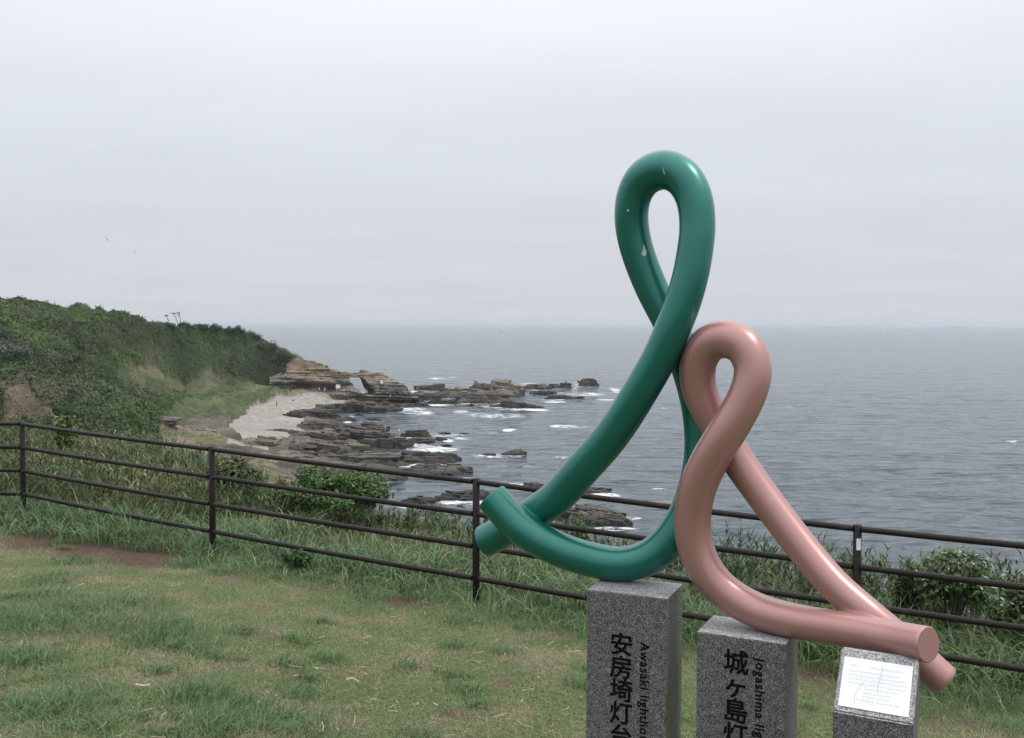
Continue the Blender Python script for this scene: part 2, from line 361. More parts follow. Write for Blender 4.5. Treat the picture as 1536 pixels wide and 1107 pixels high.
# ------------------------------------------------------------------ grass blades
def blades(base, h, wd, yaw, lean, col, nseg=2, curl=1.0, tipcol=None):
    """ribbons: base (N,3); lean = horizontal reach of the tip as a share of h"""
    n = len(base); rows = []
    dirv = np.stack([np.cos(yaw), np.sin(yaw), 0 * yaw], -1)
    tw = yaw + math.pi / 2 + RNG.normal(0, .7, n)
    side = np.stack([np.cos(tw), np.sin(tw), 0 * yaw], -1)
    cols = []
    tipc = col if tipcol is None else tipcol
    for i in range(nseg + 1):
        q = i / nseg
        z = h * (q - .35 * lean * curl * q * q * q); r = h * lean * q ** (1 + curl)
        c = base + dirv * r[:, None] + np.stack([0 * z, 0 * z, z], -1)
        wq = wd * (1 - q ** 2.2) * (.65 + .35 * min(1, q * 3))
        cc = col * (1 - q * .6) + tipc * q * .6
        if i < nseg:
            rows += [c - side * wq[:, None] * .5, c + side * wq[:, None] * .5]; cols += [cc, cc]
        else: rows.append(c); cols.append(cc)
    k = 2 * nseg + 1
    V = np.stack(rows, 1).reshape(-1, 3); C = np.stack(cols, 1).reshape(-1, 3)
    b = np.arange(n)[:, None] * k
    fs = [b + np.array([[2 * i, 2 * i + 1, 2 * i + 3, 2 * i + 2]]) for i in range(nseg - 1)]
    tri = b + np.array([[2 * nseg - 2, 2 * nseg - 1, 2 * nseg]])
    return V, fs, tri, C
class Pile:
    def __init__(s): s.V, s.Q, s.T, s.C, s.n = [], [], [], [], 0
    def add(s, V, fs, tri, C):
        s.V.append(V); s.C.append(C)
        for f in fs: s.Q.append(f + s.n)
        if tri is not None and len(tri): s.T.append(tri + s.n)
        s.n += len(V)
    def build(s, name, mat, parent=None, smooth=True):
        f = []
        if s.Q: f.append(np.concatenate(s.Q))
        if s.T: f.append(np.concatenate(s.T))
        return mesh_np(name, np.concatenate(s.V), f, mat, smooth, col=np.concatenate(s.C), parent=parent)
def pick(n, cols, wts=None):
    cols = np.array(cols); i = RNG.choice(len(cols), n, p=None if wts is None else np.array(wts) / sum(wts))
    return cols[i] * RNG.uniform(.66, 1.4, (n, 1))

def build_lawn():
    N = 330000
    d = 4.3 + (13.2 - 4.3) * RNG.random(N) ** 1.25
    px = RNG.uniform(-330, 1860, N)
    X = (px - 768) / F * d; Y = d
    s, t = st(X, Y); Z = gz(X, Y)
    dm = dirt_mask(X, Y, Z); lu = lush(X, Y)
    keepm = (t < .1) & (RNG.random(N) > dm * 1.35 - .15)
    X, Y, Z, t, lu, dm = [a[keepm] for a in (X, Y, Z, t, lu, dm)]; n = len(X)
    tall = .8 * sstep(.15, .9, lu); fen = sstep(-1.1, -.1, t) * sstep(-.6, .4, vnoise(X * 1.3, Y * 1.3, 0, 61) + .3)
    h = RNG.uniform(.018, .045, n) * (1 + 1.5 * tall + 2.2 * fen)
    k = sstep(-.1, .9, fbm(X * 3.4, Y * 3.4, 0, 4, 51, .65) + RNG.normal(0, .5, n) - .04 - .5 * tall - .6 * fen)[:, None]
    g = pick(n, [(.14, .20, .080), (.175, .235, .095), (.10, .165, .066), (.215, .245, .115)])
    dkg = pick(n, [(.11, .18, .07), (.14, .215, .082), (.09, .15, .06)])
    tn = pick(n, [(.27, .245, .15), (.225, .23, .115), (.34, .305, .205)])
    c = g * (1 - k) + tn * k; kk = np.clip(tall + fen, 0, 1)[:, None]; c = c * (1 - kk) + (dkg * .75 + .25 * c) * kk
    wd = RNG.uniform(.0028, .0055, n)
    p = Pile(); p.add(*blades(np.stack([X, Y, Z - .004], -1), h, wd, RNG.uniform(0, 6.28, n), RNG.uniform(.5, 1.8, n), c, 2))
    # tufts of longer darker grass
    tu = []
    spots = [(60, 935, .30), (35, 940, .25), (160, 940, .4), (115, 925, .35), (205, 905, .3), (235, 945, .35), (75, 870, .25), (110, 845, .22), (255, 955, .25), (290, 975, .2), (60, 895, .2), (335, 860, .18), (30, 990, .3), (225, 965, .2), (310, 1055, .3), (340, 1080, .3), (380, 1090, .3), (430, 1095, .3), (65, 1070, .3), (100, 1065, .25),
             (690, 935, .18), (750, 980, .12), (640, 900, .18), (700, 905, .2), (780, 925, .2), (830, 935, .2), (870, 945, .2), (420, 865, .12), (565, 880, .2), (470, 870, .15), (1500, 1060, .25), (1440, 1050, .2), (1520, 1095, .2), (165, 795, .3), (90, 815, .15)]
    for _ in range(130): spots.append((random.uniform(-250, 1700), random.uniform(800, 1110), random.uniform(.06, .16)))
    for (a, b, r) in spots:
        P = atz(a, b, 25.7)
        for _ in range(3): P = atz(a, b, float(gz(P.x, P.y)))
        if st(P.x, P.y)[1] > -.15: continue
        m = int(260 * r / .2); q = RNG.normal(0, r * .55, (m, 2)); tu.append(np.stack([P.x + q[:, 0], P.y + q[:, 1], np.full(m, r)], -1))
    tu = np.concatenate(tu); n = len(tu); Z = gz(tu[:, 0], tu[:, 1])
    c = pick(n, [(.09, .165, .066), (.115, .20, .08), (.072, .135, .056), (.15, .21, .095)])
    p.add(*blades(np.stack([tu[:, 0], tu[:, 1], Z - .004], -1), RNG.uniform(.05, .12, n) * (.7 + tu[:, 2] * 1.5), RNG.uniform(.003, .006, n), RNG.normal(.2, 1.6, n), RNG.uniform(.4, 1.5, n), c, 3))
    tag(p.build('lawn_grass', M_grass), 'short patchy green and tan lawn grass in front of the railing', 'grass', kind='stuff')
    # dry straw scraps
    n = 3200; d = 4.5 + 8 * RNG.random(n) ** 1.2; px = RNG.uniform(-300, 1800, n); X = (px - 768) / F * d; s, t = st(X, d); m = (t < -.1) & (fbm(X * .8, d * .8, 0, 2, 71) + RNG.normal(0, .35, n) > -.05); X, Y = X[m], d[m]; n = len(X)
    Z = gz(X, Y) + RNG.uniform(.008, .03, n); ya = RNG.uniform(0, 6.28, n); ln = .009 + RNG.gamma(1.5, .011, n); wd = RNG.uniform(.0025, .006, n)
    c = pick(n, [(.4, .35, .24), (.33, .28, .19), (.46, .41, .31), (.24, .18, .12)])
    u = np.stack([np.cos(ya), np.sin(ya), RNG.normal(0, .15, n)], -1) * ln[:, None]; v = np.stack([-np.sin(ya), np.cos(ya), RNG.normal(0, .4, n)], -1) * wd[:, None]
    B = np.stack([X, Y, Z], -1); bend = v * RNG.normal(0, 1.6, n)[:, None]
    V = np.stack([B - u, B - u + v, B + bend, B + bend + v, B + u, B + u + v], 1).reshape(-1, 3); i = np.arange(n)[:, None] * 6
    tag(mesh_np('dry_straw', V, np.concatenate([i + np.array([[0, 2, 3, 1]]), i + np.array([[2, 4, 5, 3]])]), M_grass, False, col=np.repeat(c, 6, 0)), 'pale dry straw scraps scattered over the lawn', 'straw', kind='stuff')
build_lawn()

def build_verge():
    p = Pile()
    # long arching grass along and beyond the railing
    N = 50000; s = RNG.uniform(-11, 9, N); t = RNG.gamma(2.2, .8, N) - .55; t[::12] = RNG.uniform(2, 6, len(t[::12]))
    dens = vnoise(s * .9, t * .9, 0, 81)
    k_ = RNG.random(N) < .14; s = np.where(k_, RNG.uniform(2.2, 8, N), s); t = np.where(k_, RNG.uniform(.15, 1.5, N), t)
    m = (t < 6.0) & (dens + RNG.normal(0, .5, N) > -.5) & ~((t < -.1) & (vnoise(s * .8, 0 * s, 0, 82) + RNG.normal(0, .2, N) < .0))
    s, t = s[m], t[m]; n = len(s)
    X = CF[0] + s * UF[0] + t * NF_[0]; Y = CF[1] + s * UF[1] + t * NF_[1]; Z = gz(X, Y)
    cl = vnoise(X * 2.2, Y * 2.2, 0, 83); h = RNG.uniform(.16, .42, n) * (1 + .45 * cl) * (.55 + .45 * sstep(-.5, .6, t)) * (1 + .15 * sstep(1, 5, s)) * np.where(RNG.random(n) < .12, 1.45, 1) * (1 - .25 * sstep(-4, -1, s) * sstep(3.2, 1.0, s))
    br = sstep(.9, 2.6, t + .6 * vnoise(X * .8, Y * .8, 0, 84) + RNG.normal(0, .5, n) + .7 * (s > 2))[:, None]
    g = pick(n, [(.07, .135, .05), (.10, .175, .066), (.04, .085, .033), (.125, .19, .08), (.17, .22, .11), (.2, .2, .11)], [3, 3, 3, 2, 2, .5]); y = pick(n, [(.11, .15, .06), (.15, .165, .08), (.08, .12, .05), (.22, .2, .12)])
    c = g * (1 - br) + y * br
    ya = RNG.uniform(0, 6.28, n); base = np.stack([X, Y, Z - .01], -1)
    p.add(*blades(base, h, RNG.uniform(.006, .014, n), ya, RNG.uniform(.4, 1.5, n), c, 4, 1.1, np.minimum(c * 1.7 + .02, .5)))
    tag(p.build('verge_grass', M_grass), 'long arching green grass growing under and behind the railing', 'grass', kind='stuff')
    # bamboo grass: thin canes with lance leaves
    p = Pile()
    N = 4200; s = np.concatenate([RNG.uniform(-14, -4.1, N), RNG.uniform(1.6, 9, N // 2), RNG.uniform(-4.1, 1.6, N // 6)]); t = np.concatenate([.9 + RNG.gamma(2., 1.1, N), 1.0 + RNG.gamma(2., .7, N // 2), 1.9 + RNG.random(N // 6) * 1.2])
    m = (t < np.where(s < -4.1, 6.5, 3.4)); s, t = s[m], t[m]; n = len(s)
    X = CF[0] + s * UF[0] + t * NF_[0]; Y = CF[1] + s * UF[1] + t * NF_[1]; Z = gz(X, Y)
    hh = RNG.uniform(.35, .85, n) * (1 + .25 * vnoise(X * 1.1, Y * 1.1, 0, 91)) * np.where(s > -4.1, np.where(s > 1.6, .88, .5), .8)
    dry = sstep(-.3, .5, vnoise(X * .7, Y * .7, 0, 92) + RNG.normal(0, .35, n))
    base = np.stack([X, Y, Z - .02], -1); ln = RNG.uniform(.05, .3, n); ya = RNG.uniform(0, 6.28, n)
    cst = pick(n, [(.16, .13, .07), (.12, .12, .055), (.2, .16, .09)])
    p.add(*blades(base, hh, np.full(n, .006), ya, ln, cst, 3, .8))
    nl = 11
    for j in range(nl):
        q = RNG.uniform(.35, 1.0, n); dirv = np.stack([np.cos(ya), np.sin(ya)], -1)
        rr = hh * ln * q ** 1.8; zz = hh * (q - .35 * ln * .8 * q ** 3)
        b = base + np.stack([dirv[:, 0] * rr, dirv[:, 1] * rr, zz], -1)
        g = pick(n, [(.045, .085, .03), (.07, .115, .04), (.035, .06, .025), (.10, .14, .055)]); y = pick(n, [(.27, .23, .12), (.2, .16, .085), (.12, .12, .05), (.33, .28, .17)])
        kk = (RNG.random(n) < dry * (.12 + .3 * sstep(-3.5, -6, s)))[:, None]; c = np.where(kk, y, g)
        p.add(*blades(b, RNG.uniform(.05, .13, n), RNG.uniform(.010, .02, n), RNG.uniform(0, 6.28, n), RNG.uniform(.5, 1.6, n), c, 3, .6))
    tag(p.build('bamboo_grass', M_leaf), 'dense yellowing bamboo grass on the bank behind the railing', 'grass', kind='stuff')
build_verge()

# ------------------------------------------------------------------ leafy things
def leafquads(P, nrm, size, col, asp=.5):
    n = len(P); nrm = nrm / (np.linalg.norm(nrm, axis=1, keepdims=True) + 1e-9)
    a = RNG.normal(size=(n, 3)); u = np.cross(nrm, a); u /= np.linalg.norm(u, axis=1, keepdims=True) + 1e-9; v = np.cross(nrm, u)
    u = u * size[:, None]; v = v * size[:, None] * asp
    V = np.stack([P - u, P - v * .9 - u * .1 - nrm * size[:, None] * .12, P + u, P + v * .9 - u * .1 - nrm * size[:, None] * .12], 1).reshape(-1, 3)
    i = np.arange(n)[:, None] * 4
    return V, [i + np.array([[0, 1, 2, 3]])], None, np.repeat(col, 4, 0)
def crown_points(c, rx, ry, rz, n, clumps=14, fill=.35, flat=0.0):
    cc = RNG.normal(size=(clumps, 3)); cc /= np.linalg.norm(cc, axis=1, keepdims=True); cc[:, 2] = np.abs(cc[:, 2]) * .9 - .15 + flat
    cc *= RNG.uniform(.45, 1.0, (clumps, 1)); i = RNG.integers(0, clumps, n)
    q = RNG.normal(size=(n, 3)); q /= np.linalg.norm(q, axis=1, keepdims=True)
    rad = RNG.uniform(.2, .46, clumps)[i][:, None] * RNG.uniform(.55, 1.05, (n, 1))
    p = cc[i] + q * rad
    return np.array(c) + p * np.array([rx, ry, rz]), q + RNG.normal(0, .5, (n, 3)), RNG.uniform(.75, 1.3, clumps)[i][:, None]
def tubes_mesh(name, segs, mat, parent=None, nseg=6):
    V, Fq, n = [], [], 0
    for pts, rads in segs:
        pts = [Vector(p) for p in pts]
        for i, (p, r) in enumerate(zip(pts, rads)):
            t = (pts[min(i + 1, len(pts) - 1)] - pts[max(i - 1, 0)]).normalized(); a = t.orthogonal().normalized(); b = t.cross(a)
            for k in range(nseg): V.append(p + (a * math.cos(k * 2 * math.pi / nseg) + b * math.sin(k * 2 * math.pi / nseg)) * r)
        for i in range(len(pts) - 1):
            for k in range(nseg): Fq.append((n + i * nseg + k, n + i * nseg + (k + 1) % nseg, n + (i + 1) * nseg + (k + 1) % nseg, n + (i + 1) * nseg + k))
        n += len(pts) * nseg
    return mesh_np(name, np.array(V), np.array(Fq), mat, True, parent=parent)
def shrub(name, px, ytop, d, wpx, label, cols, n=5000, leaf=.03, hfrac=1.0, group=None, asp=.5, tips=None):
    top = at(px, ytop, d); g = float(gz(top.x, top.y)); h = max(.25, top.z - g); rx = wpx * d / F / 2
    e = empty(name, (top.x, top.y, g), label, 'shrub' if 'weed' not in name else 'plant', group)
    p = Pile()
    P, N, br = crown_points((top.x, top.y, g + h * .52), rx * .85, rx * .8, h * .46, n, 18)
    c = pick(n, cols) * br
    if tips is not None:
        k = (RNG.random(n) < .22) & (P[:, 2] > g + h * .55); c[k] = pick(int(k.sum()), tips)
    p.add(*leafquads(P, N + np.array([0, 0, .5]), RNG.uniform(.6, 1.2, n) * leaf, c, asp))
    keep(p.build('foliage', M_leaf), e)
    segs = []
    for _ in range(9):
        a = random.uniform(0, 6.28); rr = random.uniform(.3, .8)
        segs.append(([(top.x, top.y, g - .03), (top.x + math.cos(a) * rx * rr * .5, top.y + math.sin(a) * rx * rr * .5, g + h * .35), (top.x + math.cos(a) * rx * rr, top.y + math.sin(a) * rx * rr, g + h * random.uniform(.6, .9))], (.012, .009, .004)))
    keep(tubes_mesh('stem', segs, M_bark), e); return e
G_bush = [(.035, .085, .022), (.055, .12, .03), (.025, .055, .018), (.085, .15, .04), (.12, .17, .05)]
shrub('shrub', 500, 695, 12.0, 185, 'rounded bright green shrub behind the railing above the shore', G_bush, 9000, .03)
shrub('shrub', 350, 682, 13.0, 90, 'dark leafy shrub behind the railing beside its second post', [(.03, .06, .02), (.05, .085, .03), (.16, .15, .06), (.025, .04, .016)], 4500, .035)
shrub('shrub', 425, 712, 12.6, 70, 'low brown tinged shrub between the two larger shrubs behind the railing', [(.05, .08, .03), (.13, .1, .055), (.08, .1, .04)], 2600, .03)
shrub('shrub', 100, 612, 16.0, 40, 'small upright yellow green sapling just right of the corner railing post', [(.06, .11, .03), (.12, .16, .05)], 900, .06)
shrub('shrub', 1425, 812, 8.1, 150, 'pale flowered shrub rising beyond the railing at far right', [(.08, .14, .045), (.055, .10, .036), (.13, .17, .075)], 3800, .028, tips=[(.42, .44, .38), (.3, .33, .26)])
shrub('shrub', 1535, 828, 7.6, 90, 'tangled green shrub cut by the right edge behind the railing', [(.08, .13, .045), (.055, .095, .036), (.13, .16, .075)], 2600, .028, tips=[(.32, .34, .28)])
shrub('shrub', 1367, 836, 8.3, 42, 'small dark glossy shrub on the bank right of the stickered railing post', [(.03, .06, .018), (.05, .085, .022)], 1200, .028)
shrub('leafy_weed', 445, 828, 9.3, 50, 'broad leaved weed in the grass under the lowest rail', [(.04, .095, .035), (.055, .12, .045)], 420, .035, asp=.8)
shrub('leafy_weed', 735, 752, 9.9, 26, 'tall pale seed headed weed behind the green sculpture', [(.12, .15, .06), (.2, .19, .09)], 260, .03)
shrub('leafy_weed', 870, 762, 9.6, 30, 'slender leafy weed seen through the lower green loop', [(.07, .12, .045), (.1, .15, .06)], 380, .03)

# ------------------------------------------------------------------ railing
def tube_between(pts, r, n=14):
    return (pts, [r] * len(pts))
POSTS = [(-9.4, 12.1, 25.67, 26.81), None, None, None, None, (5.15, 5.65, 25.34, 26.535)]
def post_pos(px, ytop, ybase, d, rail_y):
    P = at(px, rail_y, d); return (P.x, P.y, at(px, ybase, d).z, P.z)
POSTS[1] = post_pos(33, 627, 779, 11.88, 635.8); POSTS[2] = post_pos(317.6, 666, 832, 10.1, 673.7)
POSTS[3] = post_pos(714.3, 713, 908, 8.57, 722.5); POSTS[4] = post_pos(1286.3, 779.5, 1025, 7.24, 793)
RS = .281
rail_thing = empty('railing', (POSTS[3][0], POSTS[3][1], POSTS[3][2]), 'dark brown four rail metal railing running along the cliff edge', 'railing')
def cyl(segs, name, mat, parent, n=14): return keep(tubes_mesh(name, segs, mat, None, n), parent)
def capped(p0, p1, r, n=16):
    p0, p1 = Vector(p0), Vector(p1); u = (p1 - p0).normalized() * min(.004, r * .2)
    return ([p0, p0, p0 + u, p1 - u, p1, p1], [0.0005, r * .85, r, r, r * .85, .0005])
for i, (x, y, zb, zr) in enumerate(POSTS):
    po = cyl([capped((x, y, zb - .25), (x, y, zr + .03), .0315)], 'post', M_fence, rail_thing)
    cap = cyl([capped((x, y, zr + .026), (x, y, zr + .058), .036)], 'cap', M_fcap, rail_thing); cap.parent = po; cap.matrix_parent_inverse = Matrix.Translation(-Vector(rail_thing.location))
    if i == 4:      # white reflective sticker wrapped on the post
        V = []; a0 = math.atan2(-y, -x) + .38
        for a in np.linspace(-.55, .55, 10):
            for z in (zr - .066, zr - .152): V.append((x + .0325 * math.cos(a0 + a), y + .0325 * math.sin(a0 + a), z))
        st_ = mesh_np('sticker', V, np.array([(2 * k, 2 * k + 2, 2 * k + 3, 2 * k + 1) for k in range(9)]), M_white); keep(st_, rail_thing); st_.parent = po
    if i == 1:
        V = mesh_np('footing', [(x - .2, y - .17, zb + .02), (x + .06, y - .2, zb + .02), (x + .09, y + .1, zb + .02), (x - .18, y + .12, zb + .02), (x - .22, y - .19, zb - .1), (x + .08, y - .22, zb - .1), (x + .11, y + .12, zb - .1), (x - .2, y + .14, zb - .1)],
                    np.array([(0, 1, 2, 3), (4, 5, 1, 0), (5, 6, 2, 1), (6, 7, 3, 2), (7, 4, 0, 3)]), M_conc, False); keep(V, rail_thing); V.parent = po
for k in range(4):
    for a, b in zip(POSTS[:-1], POSTS[1:]):
        A = Vector((a[0], a[1], a[3] - RS * k)); B = Vector((b[0], b[1], b[3] - RS * k)); u = (B - A).normalized(); ox = Vector((u.y, -u.x, 0)) * 0.012
        if ox.y > 0: ox = -ox
        mids = [A + u * .03 + ox] + [A.lerp(B, q) + ox + Vector((0, 0, -.008 * math.sin(math.pi * q))) for q in (.25, .5, .75)] + [B - u * .03 + ox]
        rl = cyl([(mids, [.0235] * 5)], 'rail', M_fence, rail_thing)
        for C, sgn in ((A, 1), (B, -1)):
            br = cyl([capped(C + u * sgn * .002 + ox, C + u * sgn * .15 + ox, .0262, 12), capped(C + Vector((0, 0, -.028)), C + Vector((0, 0, .026)), .038 + .0006 * sgn, 14)], 'bracket', M_fence, rail_thing, 12)
            br.parent = rl; br.matrix_parent_inverse = Matrix.Translation(-Vector(rail_thing.location))

# ------------------------------------------------------------------ sculptures
def catmull(P, n=14):
    P = [np.array(p, float) for p in P]; P = [2 * P[0] - P[1]] + P + [2 * P[-1] - P[-2]]; o = []
    for i in range(1, len(P) - 2):
        a, b, c, d = P[i - 1:i + 3]
        # centripetal
        t0 = 0; t1 = t0 + max(np.linalg.norm(b[:3] - a[:3]), 1e-6) ** .5; t2 = t1 + np.linalg.norm(c[:3] - b[:3]) ** .5; t3 = t2 + max(np.linalg.norm(d[:3] - c[:3]), 1e-6) ** .5
        for k in range(n):
            t = t1 + (t2 - t1) * k / n
            A1 = (t1 - t) / (t1 - t0) * a + (t - t0) / (t1 - t0) * b; A2 = (t2 - t) / (t2 - t1) * b + (t - t1) / (t2 - t1) * c; A3 = (t3 - t) / (t3 - t2) * c + (t - t2) / (t3 - t2) * d
            B1 = (t2 - t) / (t2 - t0) * A1 + (t - t0) / (t2 - t0) * A2; B2 = (t3 - t) / (t3 - t1) * A2 + (t - t1) / (t3 - t1) * A3
            o.append((t2 - t) / (t2 - t1) * B1 + (t - t1) / (t2 - t1) * B2)
    o.append(P[-2]); o = np.array(o)
    for _ in range(10): o[1:-1] = .25 * o[:-2] + .5 * o[1:-1] + .25 * o[2:]
    return o
def plane_pt(px, py, P0, n, wv):
    r = ray(px, py); k = (wv - (Vector((EYE.x - P0[0], EYE.y - P0[1], 0))).dot(n)) / r.dot(n); return EYE + r * k
def sculpt_tube(name, ctrl, P0, nrm, mat, label, nring=56):
    pts = []
    for (px, py, wv, rp) in ctrl:
        q = plane_pt(px, py, P0, nrm, wv); depth = (q - EYE).dot(CAMROT @ Vector((0, 0, -1))); pts.append((q.x, q.y, q.z, rp * depth / F))
    C = catmull(pts); n = len(C)
    V, fr = [], None; T = np.gradient(C[:, :3], axis=0); T /= np.linalg.norm(T, axis=1, keepdims=True)
    a = np.cross(T[0], (0.3, .5, .8)); a /= np.linalg.norm(a); rings = []
    for i in range(n):
        a = a - T[i] * a.dot(T[i]); a /= np.linalg.norm(a); b = np.cross(T[i], a)
        ang = np.linspace(0, 2 * math.pi, nring, endpoint=False)
        rings.append((C[i, :3], C[i, 3], T[i], a.copy(), b))
    def ring(c, r, t, a, b, off=0.0):
        return c + t * off + r * (np.cos(ang)[:, None] * a + np.sin(ang)[:, None] * b)
    bev = .003
    V.append(ring(rings[0][0], rings[0][1] - bev, *rings[0][2:])); V.append(ring(rings[0][0], rings[0][1], *rings[0][2:], off=bev))
    for i in range(1, n - 1): V.append(ring(*rings[i]))
    V.append(ring(rings[-1][0], rings[-1][1], *rings[-1][2:], off=-bev)); V.append(ring(rings[-1][0], rings[-1][1] - bev, *rings[-1][2:]))
    m = len(V); V = np.concatenate(V); i = np.arange(m - 1)[:, None] * nring + np.arange(nring)[None]; j = np.arange(m - 1)[:, None] * nring + (np.arange(nring)[None] + 1) % nring
    Q = np.stack([i, j, j + nring, i + nring], -1).reshape(-1, 4)
    o = mesh_np(name, V, Q, mat, True); tag(o, label, 'sculpture', 'looped tube sculptures')
    for idx, sgn in ((0, -1), (-1, 1)):
        c, r, t, a_, b_ = rings[idx]; R2 = ring(c, r - bev, t, a_, b_); vv = np.concatenate([R2, [c]])
        k = np.arange(nring); f = np.stack([k, (k + 1) % nring, np.full(nring, nring)], -1)
        mesh_np('end_cap', vv, f if sgn > 0 else f[:, ::-1], mat, False, parent=o)
    return o, V, rings
Ng = Vector((.423, .906, 0)); Pg = (.457, 3.705)
GREEN = [(737, 745, -.05, 24.5), (760, 771, -.05, 25), (787, 796, -.05, 25.5), (840, 825, -.035, 26), (893, 841, -.015, 26), (935, 846, 0, 26), (975, 835, .02, 26.5), (1006, 808, .035, 26.5), (1032, 765, .05, 26), (1047, 715, .06, 25.5), (1052, 670, .066, 25), (1048, 615, .068, 25), (1034, 558, .07, 25), (1008, 492, .07, 24.5),
         (975, 427, .06, 24.5), (953, 366, .045, 25), (947, 322, .03, 25.5), (953, 288, .02, 26.5), (970, 264, .008, 28.5), (997, 254.5, 0, 29.5), (1023, 266, -.01, 28.5), (1040, 294, -.02, 27.5), (1046, 334, -.03, 27), (1042, 380, -.045, 27), (1031, 432, -.058, 27), (1012, 486, -.066, 27), (990, 535, -.062, 26.5), (960, 588, -.05, 26.5), (917, 654, -.02, 26.5), (871, 706, .01, 26.5), (836, 745, .035, 26), (790, 777, .05, 25), (757, 796, .055, 24.5), (727, 812, .06, 24)]
Np = Vector((.454, .891, 0)); Pp = (.820, 3.472)
PINK = [(1393, 967, -.20, 27), (1335, 957, -.13, 27), (1266, 944, -.075, 26.5), (1194, 932, -.03, 26), (1131, 914, 0, 26.5), (1085, 886, .0, 26.5), (1057, 853, -.005, 27), (1042, 815, -.01, 27.5), (1038.5, 775, -.02, 27.5), (1046, 733, -.035, 28), (1065, 689, -.05, 28), (1090, 648, -.055, 28.5), (1114, 607, -.045, 28), (1126, 577, -.035, 28), (1129, 550, -.025, 28), (1118, 523, -.015, 28.5), (1101, 511, -.008, 29), (1085, 508.5, 0, 29), (1066, 514, .008, 28.5), (1052, 532, .018, 27.5), (1046, 558, .03, 27), (1051, 590, .045, 26.5), (1067, 623, .06, 26), (1087, 660, .068, 25.5), (1111, 697, .07, 25), (1152, 754, .06, 24.5), (1200, 817, .04, 24.5), (1250, 876, .01, 24.5), (1300, 920, -.012, 24.5), (1350, 962, -.004, 25), (1417, 1022, .01, 25)]
so1, Vg, Rg = sculpt_tube('tube_sculpture', GREEN, Pg, Ng, M_green, 'tall glossy green looped tube sculpture standing on the left granite pillar')
so2, Vp, Rp = sculpt_tube('tube_sculpture', PINK, Pp, Np, M_pink, 'smaller pink looped tube sculpture standing on the middle granite pillar')

def chip(px, py, pts, sculpt, V, rings):
    """bare patch lying on the tube where a ray at px,py meets it"""
    r = ray(px, py).normalized(); best = None
    for c, rad, t, a, b in rings:
        c = Vector(c); oc = EYE - c; 
        tv = Vector(t); rr = r - tv * r.dot(tv); o2 = oc - tv * oc.dot(tv)
        A = rr.dot(rr); B = 2 * rr.dot(o2); Cc = o2.dot(o2) - rad * rad; D = B * B - 4 * A * Cc
        if D < 0: continue
        q = (-B - math.sqrt(D)) / (2 * A); p = EYE + r * q
        off = abs((p - c).dot(tv))
        if off < .02 and (best is None or q < best[0]): best = (q, c, rad, tv)
    if not best: return
    q, c, rad, tv = best; p = EYE + r * q; vs = []
    for (ax, ay) in pts:
        rr = ray(px + ax, py + ay).normalized(); oc = EYE - c; r1 = rr - tv * rr.dot(tv); o2 = oc - tv * oc.dot(tv)
        A = r1.dot(r1); B = 2 * r1.dot(o2); Cc = o2.dot(o2) - (rad + .0012) ** 2; D = max(0, B * B - 4 * A * Cc); vs.append(EYE + rr * ((-B - math.sqrt(D)) / (2 * A)))
    vs.append(sum(vs, Vector()) / len(vs)); n = len(pts)
    mesh_np('paint_chip', [tuple(v) for v in vs], np.array([(k, (k + 1) % n, n) for k in range(n)]), M_chip, True, parent=sculpt)
chip(966, 377, [(-1, -10), (.6, -9), (1.5, -4), (3.6, -1), (4, 4), (2, 7.5), (-2, 7), (-3.8, 3), (-2.5, -1), (-1.2, -5)], so1, Vg, Rg)
chip(942, 316, [(-1.5, -1.5), (1, -2), (1.6, 1), (-1, 1.6)], so1, Vg, Rg)
chip(995, 256, [(-1.5, -5), (-.5, -5), (2.5, 6), (1.5, 6.5), (.2, 1)], so1, Vg, Rg)
chip(962, 637, [(-.8, -9), (.6, -8), (.2, 8), (-.8, 7)], so1, Vg, Rg)

# ------------------------------------------------------------------ granite pillars
def low_z(V, px0, px1):
    x, y = project(V); m = (x > px0) & (x < px1); return float(V[m][:, 2].min())
def prism(name, quad, z0, z1, mats, parent=None, bev=.006):
    """four footprint corners (counter-clockwise from front left), bevelled"""
    bm = bmesh.new(); lo = [bm.verts.new((x, y, z0)) for x, y in quad]; hi = [bm.verts.new((x, y, z1)) for x, y in quad]
    bm.faces.new(lo[::-1]); bm.faces.new(hi)
    for k in range(4): bm.faces.new((lo[k], lo[(k + 1) % 4], hi[(k + 1) % 4], hi[k]))
    bmesh.ops.recalc_face_normals(bm, faces=bm.faces)
    bmesh.ops.bevel(bm, geom=[e for e in bm.edges], offset=bev, segments=2, affect='EDGES', profile=.6)
    me = bpy.data.meshes.new(name); 
    for f in bm.faces:
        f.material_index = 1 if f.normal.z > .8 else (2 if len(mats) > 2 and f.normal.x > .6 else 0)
    bm.to_mesh(me); bm.free()
    for m in mats: me.materials.append(m)
    o = bpy.data.objects.new(name, me); COL.objects.link(o)
    if parent: keep(o, parent)
    return o
